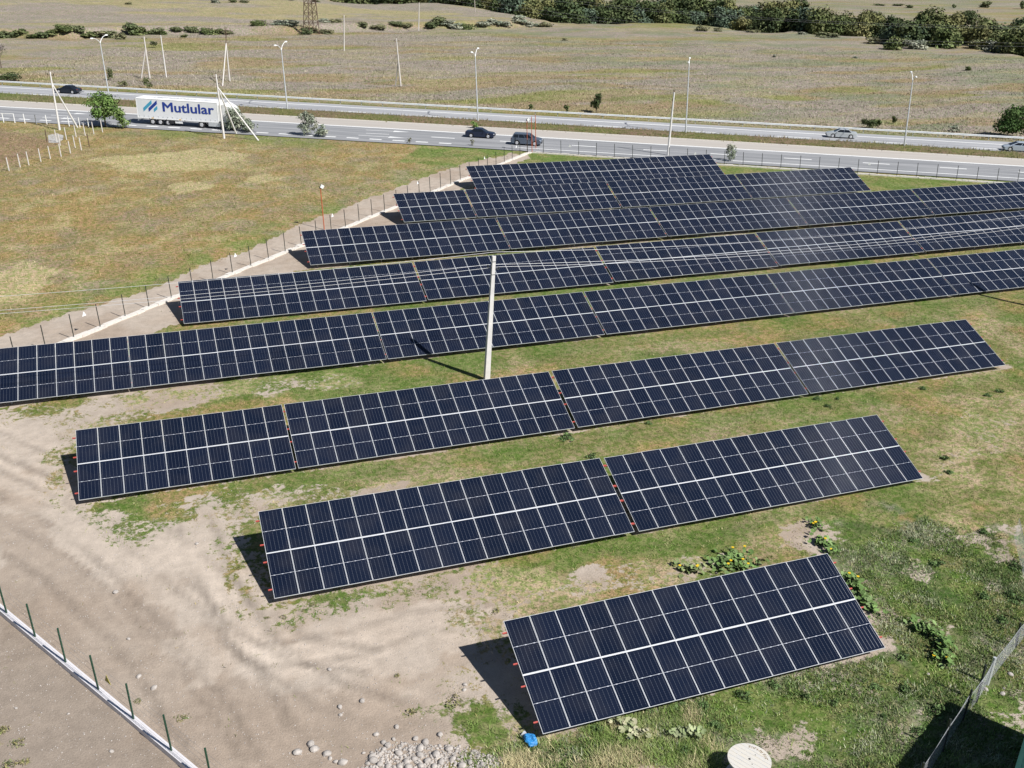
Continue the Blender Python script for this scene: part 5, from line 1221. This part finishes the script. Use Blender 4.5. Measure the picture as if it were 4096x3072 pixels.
p = g('20', 727, 972); fine_bush('small dark round tree just behind the crash barrier', p, 2.9, 3.8, g_dark, 900, .32, 408, .09, 'tree', 'tree', 9, .5)
p = g('30', 2110, 1182); fine_bush('big dark green bush behind the crash barrier near the pale hatchback', p, 8.5, 5.6, [(.045, .085, .022), (.06, .10, .03), (.035, .065, .02)], 3600, .40, 409, lobes=16)
p = g('30', 870, 1108); fine_bush('dark low bush behind the crash barrier by the silver saloon', p, 3.6, 1.9, g_dark, 700, .3, 410)
p = g('00', 60, 700); fine_bush('dark scrub clump at the barrier on the far verge', p, 6.5, 1.6, g_dark, 900, .34, 411)
p = g('00', 12, 582); fine_bush('bare grey thorn tree standing in the far field', p, 3.6, 7.0, [(.16, .14, .13), (.12, .105, .10)], 380, .30, 412, .13, 'tree', 'tree', 9, 2.0)
for i, (k, a, b_, wd, hg, cl) in enumerate((('00', 960, 695, 1.8, 2.6, g_mid), ('00', 1060, 745, 2.6, 1.5, g_oliv), ('00', 1280, 765, 2.2, 2.2, g_mid), ('00', 1330, 400, 2.4, 1.8, g_dark), ('20', 470, 965, 1.2, 1.6, g_mid), ('20', 160, 948, 1.2, 1.2, g_mid), ('30', 1085, 1062, 1.1, 1.5, g_mid), ('30', 1600, 1130, 2.6, 1.2, g_grey), ('30', 940, 1110, 1.6, 1.8, g_mid))):
    fine_bush('small scrub bush in the tall grass behind the crash barrier', g(k, a, b_), wd, hg, cl, 260, .3, 420 + i)['group'] = 'scrub behind the barrier'
p = g('10', 1890, 1108); fine_bush('bright little bush on the median at the lamp foot by the dark saloon', p, 1.7, 1.3, g_brt, 300, .25, 440)
for i, (a, b_) in enumerate(((1330, 1240), (1865, 1258))): fine_bush('thin dry weed stalks at the edge of the near carriageway', g('10', a, b_), 1.0, 1.2, g_oliv, 60, .18, 445 + i)['group'] = 'dry stalks at the asphalt'
# leafy weed clumps standing out of the grass
wcl = [crown_mesh('crown', 1.0, .5, 0, 170, .12, [(.07, .115, .04), (.09, .14, .05), (.06, .095, .035)], 7, 500 + j, zlo=.02, zhi=.55, shell=.25) for j in range(4)]
wst = trunk_mesh(.4, .015, 9, 5, .4)
wdry = [crown_mesh('crown', 1.0, .5, 0, 110, .10, [(.14, .15, .06), (.20, .18, .085), (.11, .14, .05)], 7, 510 + j, zlo=.02, zhi=.5, shell=.2) for j in range(3)]
def clump(p, wd, hg, label, group):
    root = empty('weed_clump', (p[0], p[1], float(height(p[0], p[1]))), rb.uniform(0, 6.28)); tag(root, label, 'weed', group); root.scale = (wd, wd * rb.uniform(.6, 1), hg / .5)
    inst('stems', wst, root); inst('foliage', rb.choice(wdry if 'dry' in label else wcl), root)
for k, a, b_, wd, hg in (('32', 1520, 640, .9, .35), ('32', 1560, 760, .9, .3), ('32', 1450, 1550, 1.1, .4), ('32', 1850, 1280, .9, .4), ('32', 2140, 1590, 1.2, .5), ('32', 1260, 1350, .8, .3), ('33', 2130, 200, 1.3, .5), ('33', 1850, 180, 1.0, .4), ('33', 1200, 985, .9, .4), ('33', 1440, 1190, 1.3, .45), ('33', 1280, 1350, 1.0, .35), ('33', 990, 1215, .5, .25), ('33', 950, 960, .9, .3), ('33', 560, 1100, .7, .35), ('33', 2030, 400, 1.0, .5), ('33', 1150, 700, .9, .3), ('33', 60, 950, .9, .3), ('33', 330, 1060, .7, .3), ('32', 1900, 100, .9, .3), ('32', 2000, 65, 1.0, .3), ('32', 1330, 45, 1.0, .3), ('32', 430, 130, .9, .35), ('32', 520, 200, .8, .3), ('32', 600, 130, .6, .3)):
    clump(g(k, a, b_), wd, hg, 'leafy dark weed clump in the grass beyond the panel ends', 'weed clumps beyond the panel ends')
for k, a, b_, wd, hg in (('22', 470, 480, 1.6, .4), ('22', 680, 630, 1.0, .35), ('22', 1190, 340, .7, .3), ('23', 1500, 1520, .8, .3), ('23', 740, 1310, .9, .3), ('23', 1420, 1110, 1.0, .3), ('23', 1650, 1130, 1.0, .3), ('23', 1200, 1190, .9, .3), ('23', 1780, 1290, .9, .35), ('23', 2000, 1050, 1.0, .35)):
    clump(g(k, a, b_), wd, hg, 'leafy dark weed clump at the lower edge of a panel table', 'weed clumps at the panel tables')
for k, a, b_, wd, hg in (('13', 1350, 1185, .7, .3), ('13', 1225, 865, .5, .2), ('13', 2085, 300, .9, .25), ('13', 235, 365, .5, .2), ('13', 100, 365, .4, .18), ('13', 500, 250, .5, .18), ('13', 1700, 1080, 1.2, .25), ('13', 240, 240, .3, .15), ('13', 410, 300, .35, .15), ('13', 640, 250, .35, .15), ('02', 2060, 1590, .5, .18), ('03', 30, 1330, .9, .3), ('03', 150, 1440, .8, .25), ('03', 90, 1640, 1.0, .35), ('03', 230, 1600, .7, .2), ('03', 1200, 1085, .5, .12), ('03', 1580, 1225, .8, .12)):
    clump(g(k, a, b_), wd, hg, 'small dry weed tuft growing alone on bare soil', 'weed tufts on the bare soil')
# pumpkin vines with big leaves
M['flower'] = mat('pumpkin_flower', (.75, .50, .02), .6, var=.1)
def vine(label, pts, wid, nleaf, lsz, cols, flowers, seed, hgt=.35):
    r_ = np.random.default_rng(seed); pts = [np.array(p[:2]) for p in pts]; root = empty('pumpkin_vine', (*pts[0], 0)); tag(root, label, 'vine')
    u = r_.uniform(0, len(pts) - 1.001, nleaf); i = u.astype(int); f_ = (u - i)[:, None]; A = np.array(pts)
    P = A[i] * (1 - f_) + A[i + 1] * f_ + r_.normal(size=(nleaf, 2)) * wid * .5
    Z_ = height(P[:, 0], P[:, 1]) + r_.uniform(.08, hgt, nleaf); N = r_.normal(size=(nleaf, 3)) * .35 + np.array([.1, -.2, 1.0]); N /= np.linalg.norm(N, axis=1)[:, None]
    T_ = np.cross(N, r_.normal(size=(nleaf, 3))); T_ /= np.linalg.norm(T_, axis=1)[:, None]; Bv = np.cross(N, T_); s_ = lsz * r_.uniform(.6, 1.3, nleaf)
    C_ = np.column_stack([P, Z_]) - np.array([*pts[0], 0]); k7 = 8; ang = np.linspace(.35, 2 * math.pi - .35, k7 - 1); V = [C_ - N * s_[:, None] * .12]
    for a_ in ang: V.append(C_ + (T_ * math.cos(a_ + math.pi) + Bv * math.sin(a_ + math.pi)) * (s_ * .5 * (1 + .12 * math.cos(5 * a_)))[:, None])
    V = np.stack(V, 1).reshape(-1, 3); Fb = np.array([(0, j, j + 1) for j in range(1, k7 - 1)]); F = (Fb[None] + (np.arange(nleaf) * k7)[:, None, None]).reshape(-1, 3)
    col = np.array(cols)[r_.integers(len(cols), size=nleaf)] * r_.uniform(.75, 1.3, nleaf)[:, None]
    link(bpy.data.objects.new('leaves', np_mesh('leaves', V, F, M['foliage'], np.repeat(col, k7, 0))), root)
    q = MB()
    for a, b_ in zip(pts[:-1], pts[1:]): q.tube((*(a - pts[0]), .05), (*(b_ - pts[0]), .05), .02, .02, 5)
    q.build('stem', M['bark'], root)
    for k_ in range(flowers):
        j = r_.integers(nleaf); q = MB(); q.tube((0, 0, 0), (0, 0, .09), .02, .075, 7); o = q.build('flower', M['flower'], root); o.location = [float(c_) for c_ in C_[j] + np.array([0, 0, .06])]
v_g = [(.13, .21, .065), (.10, .17, .05), (.16, .23, .09)]; v_p = [(.33, .34, .20), (.25, .29, .15), (.38, .36, .24)]
vine('dense pumpkin vine with yellow flowers behind the short panel table', [g('22', 1780, 1590), g('22', 1900, 1540), g('22', 2010, 1560)], .9, 170, .24, v_g, 7, 1, .45)
vine('pale pumpkin vine on the thin grass beside the dense one', [g('22', 1450, 1600), g('22', 1540, 1600), g('22', 1600, 1640)], .5, 60, .20, [(.22, .25, .12), (.17, .22, .09)], 3, 2)
vine('pumpkin vine with yellow flowers reaching the top corner of the short table', [g('32', 400, 1190), g('32', 430, 1260)], .35, 40, .2, v_g, 3, 3)
vine('leafy pumpkin vine touching the upper corner of the short table', [g('32', 420, 1330), g('32', 470, 1400), g('32', 570, 1450)], .45, 80, .24, v_g, 3, 4)
vine('pumpkin vine running down the outer edge of the short table', [g('33', 690, 10), g('33', 740, 90), g('33', 830, 220), g('33', 930, 320)], .45, 130, .26, v_g, 2, 5)
vine('pumpkin vine trailing through the weeds towards the chain-link fence', [g('33', 1240, 430), g('33', 1370, 490), g('33', 1490, 560), g('33', 1520, 650), g('33', 1510, 770)], .40, 170, .24, v_g, 3, 6, .5)
vine('withered pale pumpkin vine below the short table', [g('23', 870, 1250), g('23', 1010, 1320), g('23', 1100, 1400)], .40, 70, .24, v_p, 0, 7)
vine('pale round-leaved pumpkin vine below the short table near the drum', [g('23', 1370, 1380), g('23', 1500, 1380), g('23', 1630, 1375)], .28, 50, .24, [(.22, .27, .13), (.27, .30, .17)], 0, 8)

# ------------------------------------------------------------------ grass, weeds and dry stalks (uncountable)
def tufts(name, label, P, hgt, blades, bw, colfn, lean=.5, bright=1.0, spread=.6, pal=None, pmix=.5, vary=.4):
    N = len(P); col = colfn(P[:, 0], P[:, 1])
    if pal is not None: col = lerp(col, np.array(pal)[rng.integers(len(pal), size=N)], rng.uniform(0, 1, N) * pmix)
    col = col * rng.uniform(1 - vary, 1 + vary, (N, 1)) * bright; z = height(P[:, 0], P[:, 1]); h = hgt * rng.uniform(.5, 1.45, N) if np.ndim(hgt) == 0 else hgt * rng.uniform(.6, 1.4, N)
    a_ = rng.uniform(0, 6.28, (N, blades)); ln = rng.uniform(.1, 1, (N, blades)) * lean; hh = h[:, None] * rng.uniform(.6, 1.2, (N, blades)); w_ = (bw * rng.uniform(.6, 1.4, (N, blades)))
    ox = rng.normal(size=(N, blades)) * h[:, None] * spread * .5; oy = rng.normal(size=(N, blades)) * h[:, None] * spread * .5
    bx = P[:, 0, None] + ox; by = P[:, 1, None] + oy; px_ = -np.sin(a_) * w_; py_ = np.cos(a_) * w_
    tx = bx + np.cos(a_) * ln * hh; ty = by + np.sin(a_) * ln * hh; zb_ = np.repeat(z[:, None], blades, 1) - .02
    V = np.stack([np.stack([bx - px_, by - py_, zb_], -1), np.stack([bx + px_, by + py_, zb_], -1), np.stack([tx, ty, zb_ + hh], -1)], 2).reshape(-1, 3)
    F = np.arange(N * blades * 3).reshape(-1, 3); cv = np.repeat(col, blades * 3, 0); cv[2::3] *= 1.12
    o = link(bpy.data.objects.new(name, np_mesh(name, V, F, M['grass'], np.clip(cv, .01, .8)))); tag(o, label, 'grass' if 0 else None, None, 'stuff'); return o
def keep(P, dens):      # thin out by a density function 0..1
    return P[rng.uniform(0, 1, len(P)) < dens(P[:, 0], P[:, 1])]
farm_poly = [(3, 16), (40, 14), (140, 80), (128, 90), (54, 135), (-14, 68)]
def d_farm(x, y):
    n_ = fbm(x, y, 2.0, 31); v = ground_layers(x, y)[2]
    return np.clip((v - .2) * 1.1, .010, 1) * (sstep(.2, .6, n_) * .6 + .4)
P = keep(rand_in(farm_poly, 230000), lambda x, y: d_farm(x, y) * np.where(y < 64, 1.0, .42)); print('farm tufts', len(P))
tufts('grass', 'short mown grass between the rows of panels', P, .11, 4, .018, ground_colour, 1.0, 1.12, 1.6, [c_straw * .95, c_green * 1.2, c_olive * 1.1, c_dark * 1.4, c_gold * 1.1], .7, .5)
P = keep(rand_in(POLY_WEED, 26000), lambda x, y: sstep(.35, .6, fbm(x, y, 1.7, 101, 4)) * .9 + .1); P = P[P[:, 0] < 60]
def weed_col(x, y): return lerp(lerp(c_green * 1.1, c_dark * 1.2, sstep(.40, .58, fbm(x, y, 1.7, 101, 4))), c_grey, sstep(.55, .68, fbm(x, y, 1.1, 113, 3)))
tufts('weeds', 'tangled green weeds over the near right corner', P, .12, 6, .022, weed_col, 1.3, 1.35, 1.9, [c_straw * .9, c_green * 1.45, c_green * 1.2, c_grey, c_olive, c_dark * 1.3], .7, .5)
P = keep(rand_in(poly_px([(1000, 1560), (1150, 1600), (1500, 1520), (1560, 1659), (1500, 1720), (1050, 1720), (1090, 1640)]), 5000), lambda x, y: sstep(.3, .6, fbm(x, y, 1.2, 107, 4)))
tufts('tall_grass', 'longer pale grass around the blue sack', P, .24, 5, .012, lambda x, y: lerp(c_green * 1.35, c_straw * 1.05, sstep(.42, .62, fbm(x, y, .8, 117, 3))), 1.5, 1.15, 1.2)
wp = [(-60, 75), (-11, 74), (54, 139), (58, 150), (-25, 185), (-60, 200)]
P = rand_in(wp, 36000); t_, s_ = road_ts(P[:, 0], P[:, 1]); P = P[(s_ < -25.5) & ~pip(P[:, 0], P[:, 1], POLY_TRACK)]
tufts('dry_grass', 'dry golden grass of the west field', P, .20, 4, .026, ground_colour, 1.1, 1.08, 1.5, [c_straw, c_gold, c_olive, c_brown], .4, .36)
P = np.column_stack([rng.uniform(-40, 175, 9000), rng.uniform(0, 1, 9000)]); u_ = P[:, 1]; xy = np.array([road_xy(t_, rs('shoulder', t_) + .3 + (rs('medfar', t_) - rs('shoulder', t_) - .4) * u) for t_, u in P])
tufts('median_grass', 'dry weeds on the highway median', xy, .45, 4, .06, median_colour, .8, 1.1, 1.2, [c_straw * .7, c_olive, c_dark * 1.4, c_brown], .6, .4)
P = rand_in([(50, 141), (135, 88), (136, 92), (52, 146)], 5000); t_, s_ = road_ts(P[:, 0], P[:, 1]); P = P[s_ < -23.5]
tufts('verge_grass', 'green grass on the verge in front of the highway', P, .3, 4, .035, ground_colour, .8, 1.0, 1.2)
P = np.column_stack([rng.uniform(-60, 330, 60000), rng.uniform(0, 1, 60000) ** 1.5]); xy = np.array([L0 + RD * t_ * .75 + RN * (13 + 150 * u) for t_, u in P])
xy = xy[past_edge(xy[:, 0], xy[:, 1]) < 0]
tufts('field_grass', 'dry grass and thistles of the field beyond the highway', xy, .26, 3, .06, ground_colour, 1.2, 1.15, 1.8, [c_mauve, c_straw * .9, c_grey, c_brown], .4, .28)
